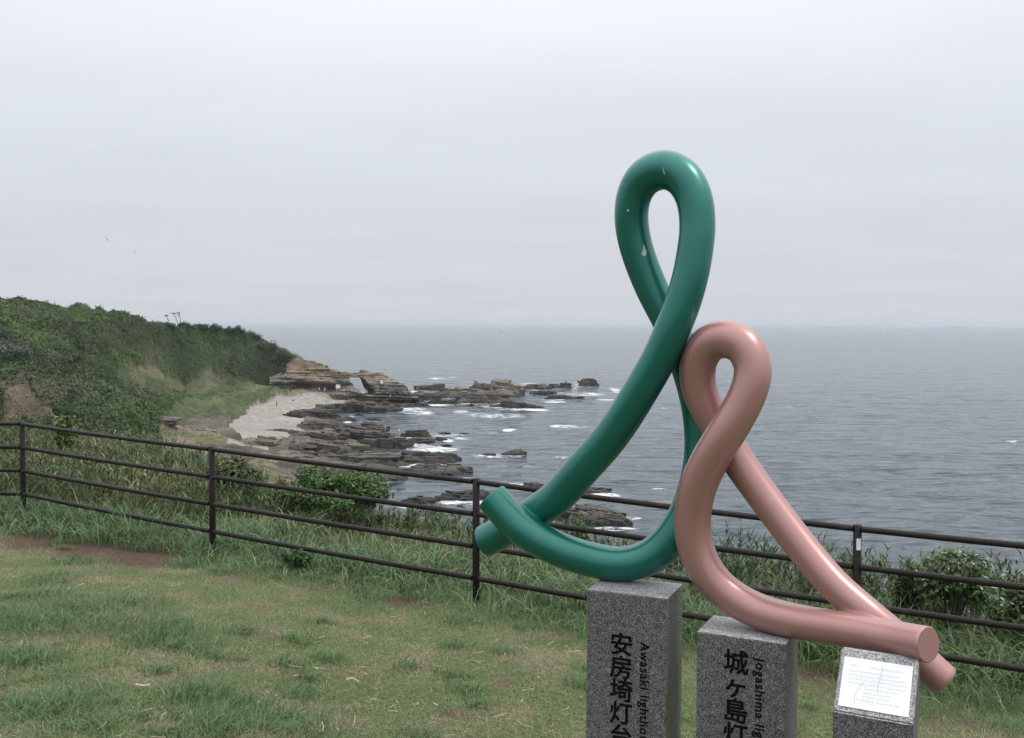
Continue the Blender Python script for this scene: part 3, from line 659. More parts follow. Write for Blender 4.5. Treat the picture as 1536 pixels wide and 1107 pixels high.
def pillar(label, corners, ztop, jp, en, jp_y0, jp_x, jp_step, en_x, en_y0, jsize, esize, mats):
    """corners in the photograph: front left, front right, back right of the top face"""
    a, b, c = [atz(x, y, ztop) for x, y in corners]
    u = (b - a); wdt = u.length; u.normalize(); v = Vector((-u.y, u.x, 0)); dep = .222
    q = [a, b, b + v * dep, a + v * dep]; g = min(float(gz(p.x, p.y)) for p in q)
    ctr = (q[0] + q[2]) / 2
    e = empty('stone_pillar', (ctr.x, ctr.y, g), label, 'pillar', 'engraved granite pillars')
    prism('shaft', [(p.x, p.y) for p in q], g - .25, ztop, mats, e)
    # lettering engraved on the front face: local axes u (right), -z (down)
    f0 = a - v * .0012
    def glyph(txt, size, pos, rot, off, name, spacing=1.0):
        cu = bpy.data.curves.new('lettering', 'FONT'); cu.body = txt; cu.size = size; cu.align_x = 'CENTER' if rot == 0 else 'LEFT'; cu.align_y = 'CENTER' if rot == 0 else 'BOTTOM_BASELINE'
        cu.resolution_u = 3; cu.space_character = spacing
        o = bpy.data.objects.new('lettering', cu); COL.objects.link(o)
        dg = bpy.context.evaluated_depsgraph_get(); me = bpy.data.meshes.new_from_object(o.evaluated_get(dg)); COL.objects.unlink(o); bpy.data.objects.remove(o)
        X = u if rot == 0 else Vector((0, 0, -1)); Y = Vector((0, 0, 1)) if rot == 0 else u
        mat = Matrix((( X.x, Y.x, -v.x, pos.x), (X.y, Y.y, -v.y, pos.y), (X.z, Y.z, -v.z, pos.z), (0, 0, 0, 1)))
        n = len(me.vertices); co = np.zeros(n * 3, np.float32); me.vertices.foreach_get('co', co); co = co.reshape(-1, 3)
        tri = []; me.calc_loop_triangles(); tri = np.array([t.vertices[:] for t in me.loop_triangles]); bpy.data.meshes.remove(me)
        Vs, Fs = [], []
        for k, (sx_, sy_) in enumerate(((0, 0), (1, 0), (-1, 0), (0, 1), (0, -1), (.7, .7), (-.7, -.7), (.7, -.7), (-.7, .7))):
            Vs.append(co + np.array([sx_ * off, sy_ * off, .00012 * k])); Fs.append(tri + n * k)
        Vs = np.concatenate(Vs); Vs = np.c_[Vs, np.ones(len(Vs))] @ np.array(mat).T
        keep(mesh_np(name, Vs[:, :3], np.concatenate(Fs), M_ink, False), e)
    def face_pt(px, py):
        r = ray(px, py); k = (f0 - EYE).dot(v) / r.dot(v); return EYE + r * k
    p0 = face_pt(jp_x, jp_y0); step = (p0.z - face_pt(jp_x, jp_y0 + jp_step).z)
    for k, ch in enumerate(jp): glyph(ch, jsize, p0 + Vector((0, 0, -step * k)), 0, jsize * .022, 'engraved_character')
    glyph(en, esize, face_pt(en_x, en_y0), 1, esize * .02, 'engraved_lettering', 1.12)
    return e
zt1 = low_z(Vg, 890, 1015) + .002; zt2 = low_z(Vp[:len(Vp) // 2], 1060, 1180) + .002
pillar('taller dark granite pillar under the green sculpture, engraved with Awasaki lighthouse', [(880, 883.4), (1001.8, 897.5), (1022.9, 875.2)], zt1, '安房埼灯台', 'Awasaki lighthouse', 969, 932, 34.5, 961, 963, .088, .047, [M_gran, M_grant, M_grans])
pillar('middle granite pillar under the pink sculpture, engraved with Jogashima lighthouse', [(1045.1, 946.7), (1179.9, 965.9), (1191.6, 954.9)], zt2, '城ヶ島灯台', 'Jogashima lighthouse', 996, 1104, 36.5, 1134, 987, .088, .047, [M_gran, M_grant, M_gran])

def plaque_pillar():
    bl = at(1249.5, 1065.8, 2.98); n = None
    bl_z = bl.z; br = atz(1370, 1087.1, bl_z); u = (br - bl); wdt = u.length; u.normalize(); v = Vector((-u.y, u.x, 0))
    r = ray(1262.3, 973.6); nv = u.cross(Vector((0, 0, 1)))
    k = (bl - EYE).dot(u) / r.dot(u); tl = EYE + r * k     # back left corner lies straight behind the front left one
    a = (tl - bl).dot(v); b = tl.z - bl_z
    g = float(gz(bl.x, bl.y)); e = empty('plaque_stone', (bl.x + u.x * wdt / 2, bl.y + u.y * wdt / 2, g), 'short granite stone with a slanted face and cracked white plaque, at right', 'pillar')
    bm = bmesh.new(); dep = max(a, .16)
    prof = [(0, g - .25), (0, bl_z), (a, bl_z + b), (a + .03, bl_z + b), (a + .03, g - .25)]
    Lf = [bm.verts.new(Vector((bl.x, bl.y, 0)) + v * p[0] + Vector((0, 0, p[1]))) for p in prof]; Rt = [bm.verts.new(Vector((bl.x, bl.y, 0)) + u * wdt + v * p[0] + Vector((0, 0, p[1]))) for p in prof]
    bm.faces.new(Lf[::-1]); bm.faces.new(Rt)
    for i in range(5): bm.faces.new((Lf[i], Rt[i], Rt[(i + 1) % 5], Lf[(i + 1) % 5])[::-1])
    bmesh.ops.recalc_face_normals(bm, faces=bm.faces); bmesh.ops.bevel(bm, geom=bm.edges[:], offset=.004, segments=2, affect='EDGES')
    me = bpy.data.meshes.new('shaft')
    for f in bm.faces: f.material_index = 1 if f.normal.z > .4 else 0
    bm.to_mesh(me); bm.free(); me.materials.append(M_gran); me.materials.append(M_grant)
    o = bpy.data.objects.new('shaft', me); COL.objects.link(o); keep(o, e)
    # plaque on the slope
    sv = (v * a + Vector((0, 0, b))); sl_ = sv.length; sv.normalize(); nn = u.cross(sv).normalized()
    O = Vector((bl.x, bl.y, bl_z))
    def P(x, y, h=0.0): return O + u * x + sv * y + nn * h
    x0, x1, y0, y1 = .055 * wdt, .935 * wdt, .09 * sl_, .885 * sl_; th = .003
    quad = [(x0, y0), (x1, y0), (x1, y1), (x0, y1)]
    V = [tuple(P(x, y, .0005)) for x, y in quad] + [tuple(P(x, y, th)) for x, y in quad]
    pl = mesh_np('plaque', V, np.array([(4, 5, 6, 7), (0, 1, 5, 4), (1, 2, 6, 5), (2, 3, 7, 6), (3, 0, 4, 7)]), M_plaque, False); keep(pl, e)
    # worn, unreadable printed lines
    rg = random.Random(3); V, Fq = [], []
    rows = [(.84, .12, .2), (.84, .38, .86), (.73, .1, .84), (.65, .09, .9), (.57, .09, .93), (.49, .1, .93), (.41, .34, .82), (.32, .33, .72), (.25, .33, .5), (.25, .54, .72), (.17, .25, .86)]
    for (yy, xa, xb) in rows:
        x = xa
        while x < xb:
            for _ in range(4):
                cx, cy = x + rg.uniform(0, .02), yy + rg.uniform(-.018, .018)
                wx, wy = (.008, .0025) if rg.random() < .5 else (.002, .013)
                i = len(V)
                for sx, sy in ((-1, -1), (1, -1), (1, 1), (-1, 1)): V.append(tuple(P(x0 + (x1 - x0) * (cx + sx * wx), y0 + (y1 - y0) * (cy + sy * wy), th + .0004)))
                Fq.append((i, i + 1, i + 2, i + 3))
            x += .031
    tx = mesh_np('faded_text', V, np.array(Fq), M_fade, False); keep(tx, e); tx.parent = pl
    for line in ([(.575, .9), (.57, .78), (.555, .72), (.55, .6), (.535, .5), (.54, .36)], [(.33, .55), (.27, .42), (.24, .3), (.22, .2), (.23, .08)]):
        V, Fq, wq = [], [], .0019
        for k, (cx, cy) in enumerate(line):
            for s_ in (-1, 1): V.append(tuple(P(x0 + (x1 - x0) * (cx + s_ * wq), y0 + (y1 - y0) * cy, th + .0008)))
            if k: Fq.append((2 * k - 2, 2 * k - 1, 2 * k + 1, 2 * k))
        ck = mesh_np('crack', V, np.array(Fq), M_crack, False); keep(ck, e); ck.parent = pl
plaque_pillar()

# ------------------------------------------------------------------ hillside and headland
HC = [ # px : (y, d) for R1 slope bottom, R2 foot, R3 spur top, R4 behind spur / cliff foot, R5 upper slope, R6 crest, R7 behind
    (-420, (700, 80), (670, 110), (600, 130), (565, 150), (480, 180), (405, 205)),
    (-200, (700, 85), (668, 130), (600, 150), (560, 172), (490, 200), (425, 222)),
    (0, (700, 90), (660, 150), (585, 170), (555, 190), (498, 212), (446, 232)),
    (60, (700, 95), (657, 157), (568, 178), (548, 205), (500, 228), (455, 248)),
    (120, (700, 100), (655, 165), (560, 186), (545, 222), (505, 246), (462, 265)),
    (170, (700, 100), (652, 175), (585, 192), (560, 242), (515, 265), (470, 284)),
    (210, (700, 105), (650, 183), (615, 198), (582, 258), (522, 285), (480, 300)),
    (245, (700, 110), (652, 192), (638, 208), (592, 272), (530, 305), (488, 320)),
    (290, (710, 120), (660, 205), (628, 258), (585, 320), (535, 336), (489, 346)),
    (330, (735, 140), (668, 205), (624, 268), (586, 338), (530, 350), (490, 358)),
    (365, (735, 140), (675, 203), (620, 280), (584, 346), (535, 356), (495, 363)),
    (400, (740, 140), (680, 200), (612, 300), (582, 350), (545, 358), (509, 364)),
    (430, (740, 140), (690, 200), (606, 320), (580, 352), (552, 358), (525, 363)),
    (460, (745, 140), (700, 200), (602, 330), (576, 354), (558, 359), (540, 362)),
    (490, (745, 140), (710, 200), (602, 335), (576, 356), (562, 359), (550, 362)),
    (510, (745, 140), (720, 200), (606, 340), (600, 356), (600, 359), (600, 362)),
    (560, (745, 140), (720, 200), (612, 340), (606, 356), (606, 359), (606, 362))]
SAND = [(330, 660), (348, 634), (380, 606), (425, 592), (440, 587), (470, 585), (550, 585), (572, 596), (546, 605), (515, 608), (480, 613), (445, 624), (455, 634), (440, 642), (455, 652), (430, 668), (375, 676)]
GREENP = [(268, 640), (250, 615), (290, 600), (330, 590), (372, 594), (378, 602), (352, 612), (336, 628), (318, 640)]
RUST = [(432, 560), (440, 540), (455, 532), (470, 540), (500, 552), (525, 558), (495, 562), (460, 572), (435, 575)]
CLAY = [(0, 575), (30, 560), (42, 575), (60, 600), (80, 625), (60, 640), (0, 640)]
def hill_cols(px):
    cx = np.array([c[0] for c in HC], float)
    ys = np.array([[f[0] for f in c[1:]] for c in HC], float); ds = np.array([[f[1] for f in c[1:]] for c in HC], float)
    Y = np.stack([np.interp(px, cx, ys[:, k]) for k in range(6)], 0); D = np.stack([np.interp(px, cx, ds[:, k]) for k in range(6)], 0)
    return Y, D
def hill_at(px, v):
    """v 0..5 along the features; beyond 5 falls away behind the crest"""
    Yk, Dk = hill_cols(px.ravel()); v = v.ravel(); vi = np.clip(v, 0, 4.999); i = np.floor(vi).astype(int); f = vi - i; j = np.arange(len(v))
    y = Yk[i, j] * (1 - f) + Yk[i + 1, j] * f; d = Dk[i, j] * (1 - f) + Dk[i + 1, j] * f
    ex = np.clip(v - 5, 0, None); P = at_np(px.ravel(), y, d)
    # behind the crest: continue outward and down
    dirv = P[:, :2] / np.linalg.norm(P[:, :2], axis=1, keepdims=True); P[:, :2] += dirv * ex[:, None] * 40; P[:, 2] = P[:, 2] * (1 - np.clip(ex, 0, 1) ** 1.5) - 2 * np.clip(ex, 0, 1)
    return P
def hill_class(px, y, P, v):
    """colour and scrub amount"""
    X, Y, Z = P.T
    n1 = fbm(X * .05, Y * .03, Z * .1, 4, 101); n2 = fbm(X * .18, Y * .1, Z * .3, 3, 102); wx = px + 9 * n1; wy = y + 6 * n2
    c = np.tile(np.array([.040, .062, .024]), (len(px), 1)); scrub = np.ones(len(px))
    k = sstep(-.1, .55, n1)[:, None]; c = c * (1 - k) + np.array([.075, .072, .038]) * k
    # grassy hollow between the spur and the headland
    hol = sstep(538, 560, wy - 27 * sstep(225, 270, wx)) * sstep(140, 190, wx) * sstep(455, 425, wx) * sstep(2.6, 3.1, v + .0 * wx) + sstep(270, 290, wx) * sstep(560, 590, wy)
    hol = np.clip(hol * (v < 4.2), 0, 1)[:, None]; gcol = np.array([.065, .085, .04]) + sstep(-.4, .7, n2)[:, None] * np.array([.06, .04, .032]); c = c * (1 - hol) + gcol * hol; scrub *= 1 - .35 * hol[:, 0]
    def put(poly, colr, sc):
        m = inpoly(wx, wy, poly); c[m] = np.array(colr) * (1 + .25 * n2[m])[:, None]; scrub[m] = sc
    put(GREENP, (.078, .098, .046), .6); put(RUST, (.165, .13, .09), 0.05); put(CLAY, (.115, .095, .065), .7)
    m = (wy > 640) & (px > 240) & ~inpoly(wx, wy, SAND); c[m] = np.where((n2 > 0)[:, None], np.array([.17, .14, .1]), np.array([.11, .11, .055]))[m]; scrub[m] = .35
    m = (wx > 424) & (wy > 562) & (v < 4.2); c[m] = (.16, .13, .1); scrub[m] = .0
    m = inpoly(wx, wy, SAND); c[m] = (.25, .23, .208); scrub[m] = 0
    return np.clip(c, .01, 1), scrub
def hill_noise(P, v, scrub):
    X, Y, Z = P.T
    b = 2.0 * fbm(X * .10 + Y * .06, Y * .06 - X * .03, Z * .05, 3, 111) + 2.2 * (1 - np.abs(vnoise(X * .2 + Z * .1, Y * .15, Z * .14, 112)) * 2.4) + .8 * vnoise(X * .4, Y * .4, Z * .3, 113)
    b = b + 3.2 * vnoise(X * .055 + Z * .07, Y * .02 - X * .02, 0, 114) * scrub
    return b * (scrub * .9 + .1) * sstep(.3, 1, v) * np.where(v > 4.6, .4, 1)
def build_hill():
    pxs = np.concatenate([np.arange(-420, -20, 6.0), np.arange(-20, 562, 1.6)]); vs = np.concatenate([np.linspace(0, 1, 12)[:-1], np.linspace(1, 5, 210), np.linspace(5.05, 6.1, 12)])
    PX, V = np.meshgrid(pxs, vs); P = hill_at(PX, V); px = PX.ravel(); v = V.ravel()
    sx, sy = project(P); c, sc = hill_class(px, sy, P, v); P[:, 2] += hill_noise(P, v, sc)
    tag(mesh_np('hill', P, grid_faces(len(vs), len(pxs)), M_land, True, col=c), kind='structure')
    # scrub: wind-clipped leaf clumps all over the slopes
    n = 230000; px = RNG.uniform(-160, 455, n); v = .3 + 4.85 * RNG.random(n) ** .85
    P = hill_at(px, v); sx, sy = project(P); c, sc = hill_class(px, sy, P, v); m = RNG.random(n) < sc; P, px, v, c, sc, sy = P[m], px[m], v[m], c[m], sc[m], sy[m]; n = len(P)
    P[:, 2] += hill_noise(P, v, sc)
    def surf(a, b):
        Q = hill_at(a, b); Q[:, 2] += hill_noise(Q, b, sc); return Q
    nrm = np.cross(surf(px + 2, v) - P, surf(px, v + .05) - P); nrm /= np.linalg.norm(nrm, axis=1, keepdims=True) + 1e-9; nrm *= np.sign(nrm[:, 2:3] + 1e-9)
    X, Y, Z = P.T
    big = vnoise(X * .16, Y * .12, Z * .2, 121); patch = fbm(X * .07 + Z * .05, Y * .05, Z * .12, 3, 122)
    P[:, 2] += np.abs(RNG.normal(0, .45, n)) * (1.2 + .8 * big) * np.where(sc < .75, .35, 1) * np.where(v > 4.5, .45, 1); P[:, :2] += RNG.normal(0, .4, (n, 2))
    sp = vnoise(X * .13 + Z * .08, Y * .1, Z * .12, 127)[:, None]; g = np.array([.056, .10, .032]) * RNG.uniform(.86, 1.14, (n, 1)) + sstep(.0, .7, sp) * np.array([.03, .042, .012]) - sstep(.1, -.6, sp) * np.array([.02, .04, .008]); o = np.array([.105, .112, .064]) * RNG.uniform(.75, 1.3, (n, 1))
    strk = fbm((px + .9 * (sy - 500)) * .06, (sy - .5 * px) * .022, 0, 3, 124); kk = .85 * sstep(.02, .75, .55 * patch + .75 * strk + RNG.normal(0, .12, n))[:, None]; cc = g * (1 - kk) + o * kk
    low = (sc < .75)[:, None]; cc = np.where(low, c * RNG.uniform(.55, 1.45, (n, 1)) * (1 + .35 * vnoise(X * .5, Y * .25, 0, 126))[:, None], cc)
    cc = cc * (1 + .18 * np.clip(vnoise(X * .35, Y * .25, Z * .35, 125), -1, 1))[:, None]
    p = Pile(); size = RNG.uniform(.2, .5, n) * np.where(low[:, 0], .55, 1); nr = nrm + RNG.normal(0, .28, (n, 3))
    p.add(*leafquads(P, nr, size, cc, .55))
    # grey bare stems standing out of the scrub
    q = 1500; i = RNG.choice(np.where(sc > .8)[0], q); p.add(*blades(P[i] - np.array([0, 0, .3]), RNG.uniform(.8, 2.4, q), RNG.uniform(.08, .2, q), RNG.uniform(0, 6.28, q), RNG.uniform(.1, .5, q), pick(q, [(.2, .18, .15), (.15, .14, .12), (.26, .24, .2)]), 2))
    tag(p.build('hillside_scrub', M_scrub, smooth=False), 'dense windswept green and brown scrub covering the hillside', 'scrub', kind='stuff')
build_hill()

# ------------------------------------------------------------------ beach and reef floor
_sy = np.array([560, 586, 592, 600, 607, 612, 618, 628, 634, 642, 655, 668, 680, 695, 715, 745, 800, 900.]); _sx = np.array([630, 640, 660, 640, 600, 530, 470, 470, 490, 505, 560, 548, 540, 575, 540, 530, 500, 480.])
def build_beach():
    pxs = np.arange(240, 720, 1.5); ys = np.arange(800, 584, -.7); PX, YY = np.meshgrid(pxs, ys); D = 28 * F / (YY - 484.5); dist = (np.interp(YY, _sy, _sx) - PX) * D / F
    P = at_np(PX, YY, D); X, Y = P[..., 0], P[..., 1]
    dist = dist + 5 * fbm(X * .06, Y * .06, 0, 3, 131); z = np.clip(dist * .055, -2.5, 2.0)
    z = np.where((D > 352) & (PX > 500), -2.5, z); sand = inpoly(PX + 8 * fbm(X * .07, Y * .05, 0, 3, 133), YY + 3 * fbm(X * .1, Y * .07, 0, 3, 134), SAND)
    wrp = Y + .22 * X + 6 * fbm(X * .03, Y * .03, 0, 3, 135); saw = (wrp / 7.5) % 1.0; ridge = np.where(saw < .75, saw / .75, (1 - saw) / .25)
    wrp2 = Y + .1 * X + 4 * fbm(X * .05, Y * .05, 0, 2, 136); saw2 = (wrp2 / 2.7) % 1.0
    rz = (1.3 * ridge + .5 * saw2) * sstep(-.35, .35, fbm(X * .05, Y * .09, 0, 3, 137)) + .35 * fbm(X * .5, Y * .5, 0, 3, 138)
    z = z + np.where(sand, .08 * fbm(X * .2, Y * .2, 0, 2, 139), rz * sstep(-.6, .6, z))
    n = fbm(X * .12, Y * .2, 0, 4, 140)
    rock = np.array([.085, .074, .061]) * (1 + .5 * n)[..., None]; wet = np.array([.035, .033, .030])
    kw = sstep(1.6, .3, z + .5 * n)[..., None]; c = rock * (1 - kw) + wet * kw
    c = np.where(sand[..., None], np.array([.25, .23, .208]) * (1 + .16 * n)[..., None], c)
    P[..., 2] = z
    tag(mesh_np('beach', P.reshape(-1, 3), grid_faces(len(ys), len(pxs)), M_rock, True, col=np.clip(c, .01, 1).reshape(-1, 3)), kind='structure')
build_beach()

# ------------------------------------------------------------------ reef rocks
def rock(x0, x1, yt, yb, label, wet=.6, zb=0.0, seed=0, tiltx=0.0, tan=0.0):
    d = (28 - zb) * F / (yb - 484.5); wd = (x1 - x0) * d / F; Hh = (yb - yt) * d / F
    hd = min(.32 * wd, .5 * Hh * d / 28 / .6); hd = max(hd, .12 * wd, .4); H = max(.35, Hh - hd * .6 * 28 / d)
    c = at((x0 + x1) / 2, yb, d); nu, nv = int(np.clip(wd * 3, 26, 84)), int(np.clip(hd * 5, 16, 34))
    U, Vv = np.meshgrid(np.linspace(-1.08, 1.08, nu), np.linspace(-1.1, 1.1, nv))
    X = U * wd / 2; Y = Vv * hd; sd_ = seed * 7.3; rq = random.Random(seed)
    ang = np.arctan2(Vv, U); ca, sa = np.cos(ang), np.sin(ang)
    rr = np.maximum(np.abs(U), np.abs(Vv)) * .45 + .55 * np.sqrt(U ** 2 + Vv ** 2)
    rr = rr * (1 + .26 * vnoise(ca * 1.7 + sd_, sa * 1.7, 0, seed) + .16 * vnoise(ca * 4 + sd_, sa * 4, 0, seed + 1) + .08 * vnoise(ca * 11 + sd_, sa * 11, 0, seed + 2))
    prof = 1 - sstep(.62, 1.0, rr)
    sk_ = rq.uniform(-.35, .35); per = max(.9, H * rq.uniform(.8, 1.3))
    wq = (Y + sk_ * X + .9 * vnoise(X * .22, Y * .3, 0, seed + 4)) / per; fr = wq - np.floor(wq); lay = _h(np.floor(wq), np.floor(wq) * 0, np.floor(wq) * 0, seed)
    saw = np.where(fr < .8, fr / .8, (1 - fr) / .2)
    n = fbm(X * .5 + sd_, Y * .7, 0, 5, seed + 3, .58); big = vnoise(U * 1.6 + sd_, Vv * .9, 0, seed + 5); notch = vnoise(X * .42 + sd_, Y * .1, 0, seed + 6)
    z = H * .82 * prof * (.58 + .22 * big + .30 * (saw - .4) + .2 * n - .12 * (notch > .45)) * (1 + tiltx * U)
    q = z / (H * .17); z = H * .17 * (np.floor(q) + sstep(.5, 1, q - np.floor(q))) * .6 + z * .4
    z = np.where(prof < .02, -1.2, z); X = X + .25 * H * vnoise(X * .7, Y * .7, z * 1.5, seed + 7)
    Pw = np.stack([X, Y, z], -1)
    cn = fbm(X * .35 + sd_, Y * .5, z * .8, 4, seed + 11); tanc = np.array([.155, .131, .105]); dk = np.array([.04, .037, .033]); wt = np.array([.018, .017, .016])
    up = np.clip(sstep(.1, .6, z / max(H, .1)) * (1 - wet) + tan + .25 * (lay - .5), 0, 1)[..., None]
    cc = (dk * (1 - up) + tanc * up) * (1 + .45 * cn + .5 * (lay - .5))[..., None]; kw = sstep(.7, .1, z - .3 * cn)[..., None] * (1 if zb < .5 else .15); cc = cc * (1 - kw) + wt * kw
    Vs, Cs, Q0, Ts, nn_ = [Pw.reshape(-1, 3)], [cc.reshape(-1, 3)], grid_faces(nv, nu), [], Pw.size // 3
    dipx, dipy = rq.uniform(-.12, .05), rq.uniform(-.10, .14)
    for k in range(int(np.clip(wd * hd * .55 + 5, 8, 46))):
        a = rq.uniform(0, 6.283); q_ = rq.random() ** .6 * .82; cx, cy = math.cos(a) * q_ * wd / 2, math.sin(a) * q_ * hd
        iu, iv = int(np.clip((cx / (wd / 2) + 1.08) / 2.16 * (nu - 1), 0, nu - 1)), int(np.clip((cy / hd + 1.1) / 2.2 * (nv - 1), 0, nv - 1)); zt = float(z[iv, iu])
        if zt < .05 * H: continue
        L_ = min(wd * .5, H * rq.uniform(.8, 2.6)); B_ = min(hd * .8, H * rq.uniform(.4, 1.2)); th = H * rq.uniform(.12, .3); m_ = rq.randint(7, 11); yaw = rq.gauss(-.12, .3); zt += th * rq.uniform(-.2, .5)
        ang2 = np.sort(np.array([(i_ + rq.uniform(-.35, .35)) / m_ * 6.283 for i_ in range(m_)])); rad = np.array([rq.uniform(.7, 1.15) for _ in range(m_)])
        ux, uy = np.cos(ang2) * rad * L_ / 2, np.sin(ang2) * rad * B_ / 2; xx, yy = cx + ux * math.cos(yaw) - uy * math.sin(yaw), cy + ux * math.sin(yaw) + uy * math.cos(yaw)
        jz = np.array([rq.uniform(-.12, .12) * th for _ in range(m_)]); tz = zt + dipx * (xx - cx) + dipy * (yy - cy) + jz
        Vs += [np.stack([xx, yy, tz], -1), np.stack([cx + (xx - cx) * .86, cy + (yy - cy) * .86, tz - th * 1.6], -1), np.array([[cx, cy, zt + .05 * th]])]
        i_ = np.arange(m_); j_ = (i_ + 1) % m_; b_ = nn_
        Ts += [np.stack([b_ + i_, b_ + j_, np.full(m_, b_ + 2 * m_)], -1), np.stack([b_ + i_, b_ + m_ + i_, b_ + m_ + j_], -1), np.stack([b_ + i_, b_ + m_ + j_, b_ + j_], -1)]
        sc_ = cc[iv, iu] * rq.uniform(.75, 1.35); Cs += [np.tile(sc_, (m_, 1)), np.tile(sc_ * .9, (m_, 1)), sc_[None]]; nn_ += 2 * m_ + 1
    o = mesh_np('reef_rock', np.concatenate(Vs), [Q0] + ([np.concatenate(Ts)] if Ts else []), M_rock, False, col=np.clip(np.concatenate(Cs), .008, 1)); o.location = (c.x, c.y + hd, zb - .1)
    return tag(o, label, 'rock', 'reef rocks along the shore')
ROCKS = [
 (866, 897, 566, 579, 'blocky layered rock farthest out to sea, left of the green tube', .5, 0, .0), (823, 858, 570, 582, 'dark ragged rock beside the farthest block, second from seaward end', .7, 0, .2), (782, 826, 574, 584, 'low brown rock tailing off the tallest outcrop', .5, 0, -.2), (795, 836, 583, 591.5, 'dark wedge rock rising to the right amid surf behind the long low row', .9, 0, .5), (817, 880, 592, 599, 'broken row of low black rocks in the outer surf', 1, 0, 0),
 (738, 812, 601, 613, 'wide black wave washed rock in front of the tallest outcrop', 1, 0, .3), (706, 740, 562, 589, 'tallest tan outcrop of the offshore reef, its blocky left peak', .1, .5, 0), (730, 784, 567, 592, 'long sloping tan shoulder right of the blocky peak', .2, .4, -.35), (640, 790, 580, 597, 'broad brown reef platform below the tallest outcrop', .55, 0, .1), (680, 770, 590, 605, 'flat dark reef slab at the foot of the tan outcrop', .8, 0, 0), (620, 666, 572, 586, 'isolated brown wedge rock between the arch headland and the tan outcrop', .4, 0, .15),
 (596, 660, 584, 600, 'brown reef shelf off the tip of the arch headland', .5, 0, 0), (636, 690, 597, 607, 'low reef strip enclosing the pale tide pool', .8, 0, 0), (697, 712, 605, 609.5, 'tiny black rock at the right end of the tide pool', 1, 0, 0), (752, 792, 671, 684, 'lone dark rock with a raised right end in mid water', .9, 0, .45), (721, 744, 679, 684, 'small flat rock just left of the lone mid water rock', 1, 0, 0),
 (655, 676, 646, 652, 'small black rock at the surf line right of the main ledge', 1, 0, 0), (651, 672, 654, 660.5, 'rounded black rock below the surf line, beside the main ledge tip', 1, 0, 0), (659, 678, 664.5, 671, 'black rock awash in the middle of the foam patch', 1, 0, .3), (689, 703, 647.5, 651.5, 'tiny rock farthest right in the foam line', 1, 0, 0), (600, 647, 642, 657, 'jagged dark rock at the seaward tip of the main ledge', .85, 0, 0), (606, 652, 654, 666, 'low dark rock tucked under the main ledge tip', .9, 0, 0),
 (590, 686, 676, 697, 'long dark finger of rock reaching into the foam', .85, 0, .15), (600, 714, 696, 713, 'long jagged finger of rock closest above the top rail', .85, 0, -.1), (536, 606, 710, 724, 'dark rock shelf just above the rounded green shrub', .9, 0, 0), (655, 745, 734, 753, 'wide dark rock left of the railing post behind the green stub', .85, 0, .1), (783, 818, 722, 732, 'small dark rock peeking over the top rail left of the green tube', .9, 0, 0), (872, 918, 729, 743, 'dark rock over the top rail right of the green tube', .9, 0, 0), (838, 952, 758, 786, 'broken dark rocks framed by the lower green loop', .85, 0, .1), (880, 946, 774, 791, 'lowest dark rock framed by the lower green loop, nearest the bank', .9, 0, 0), (600, 655, 745, 758, 'dark rock just above the grass left of the railing post', .9, 0, 0),
 (420, 502, 612, 627, 'dark tapering ledge lying across the sand', .85, .6, .2), (500, 534, 623, 633, 'small dark ledge at the water edge of the sand', .9, 0, 0), (548, 570, 626, 632, 'little black rock alone in the inlet', 1, 0, 0), (533, 545, 620, 624, 'tiny black rock in the inlet nearest the arch', 1, 0, 0), (446, 500, 629, 643, 'brown slab on the sand under the dark tapering ledge', .5, .8, 0), (512, 578, 634, 649, 'dark slab rising at the inner edge of the inlet', .8, .3, -.2), (432, 508, 642, 661, 'broad brown slab at the left of the main ledge', .35, .9, 0), (492, 588, 640, 662, 'thick dark slab in the middle of the main ledge', .8, .4, .1), (525, 610, 650, 674, 'dark stepped slab at the seaward side of the main ledge', .85, .2, .15), (426, 498, 658, 675, 'tan slab in the third row of the main ledge', .3, 1, 0), (476, 556, 660, 681, 'grey brown slab in the middle of the lower ledge', .55, .7, 0), (476, 606, 676, 700, 'long dark slab running out from the lower ledge', .8, .3, .1), (390, 437, 642, 651, 'low dark strip of rock across the upper sand', .8, 1.2, 0), (362, 428, 652, 671, 'flat tan slab at the landward end of the reef', .15, 1.2, 0), (400, 480, 672, 694, 'tan stepped slab just above the top rail at the landward end', .25, 1, 0), (440, 540, 690, 712, 'grey layered slab half hidden by the top rail', .5, .6, 0),
 (496, 596, 602, 618, 'dark humped ledge below the arch', .75, .3, .1), (538, 634, 588, 602, 'brown reef ledge stretching right from the foot of the arch', .45, .5, -.1), (640, 668, 590, 597, 'small brown ledge beside the isolated wedge rock', .6, 0, 0), (275, 330, 642, 660, 'red brown layered rock at the edge of the grass above the sand', .1, 1.8, 0),
 (575, 640, 604, 612, 'flat dark ledge bordering the inner end of the tide pool', .9, 0, 0), (465, 520, 606, 613, 'thin dark rock strip where the sand meets the inlet', .8, .5, 0), (690, 735, 734, 744, 'dark flat rock left of the railing post above the middle rail', .9, 0, 0)]
for i, (x0, x1, yt, yb, lab, wet, zb, tl) in enumerate(ROCKS): rock(x0, x1, yt, yb, lab, wet, zb, 200 + i * 3, tl, .25 if 'tan' in lab else 0)
for i, (x0, x1, yt, yb, lab, wet, zb, tl) in enumerate(ROCKS):
    if zb == 0 and i % 5 != 3 and wet > .3: FOAM.append(((x0 + x1) / 2 + (6 if i % 2 else -4), yb + .8, (x1 - x0) * .6, 1.6 + (yb - 560) * .012))
build_sea()
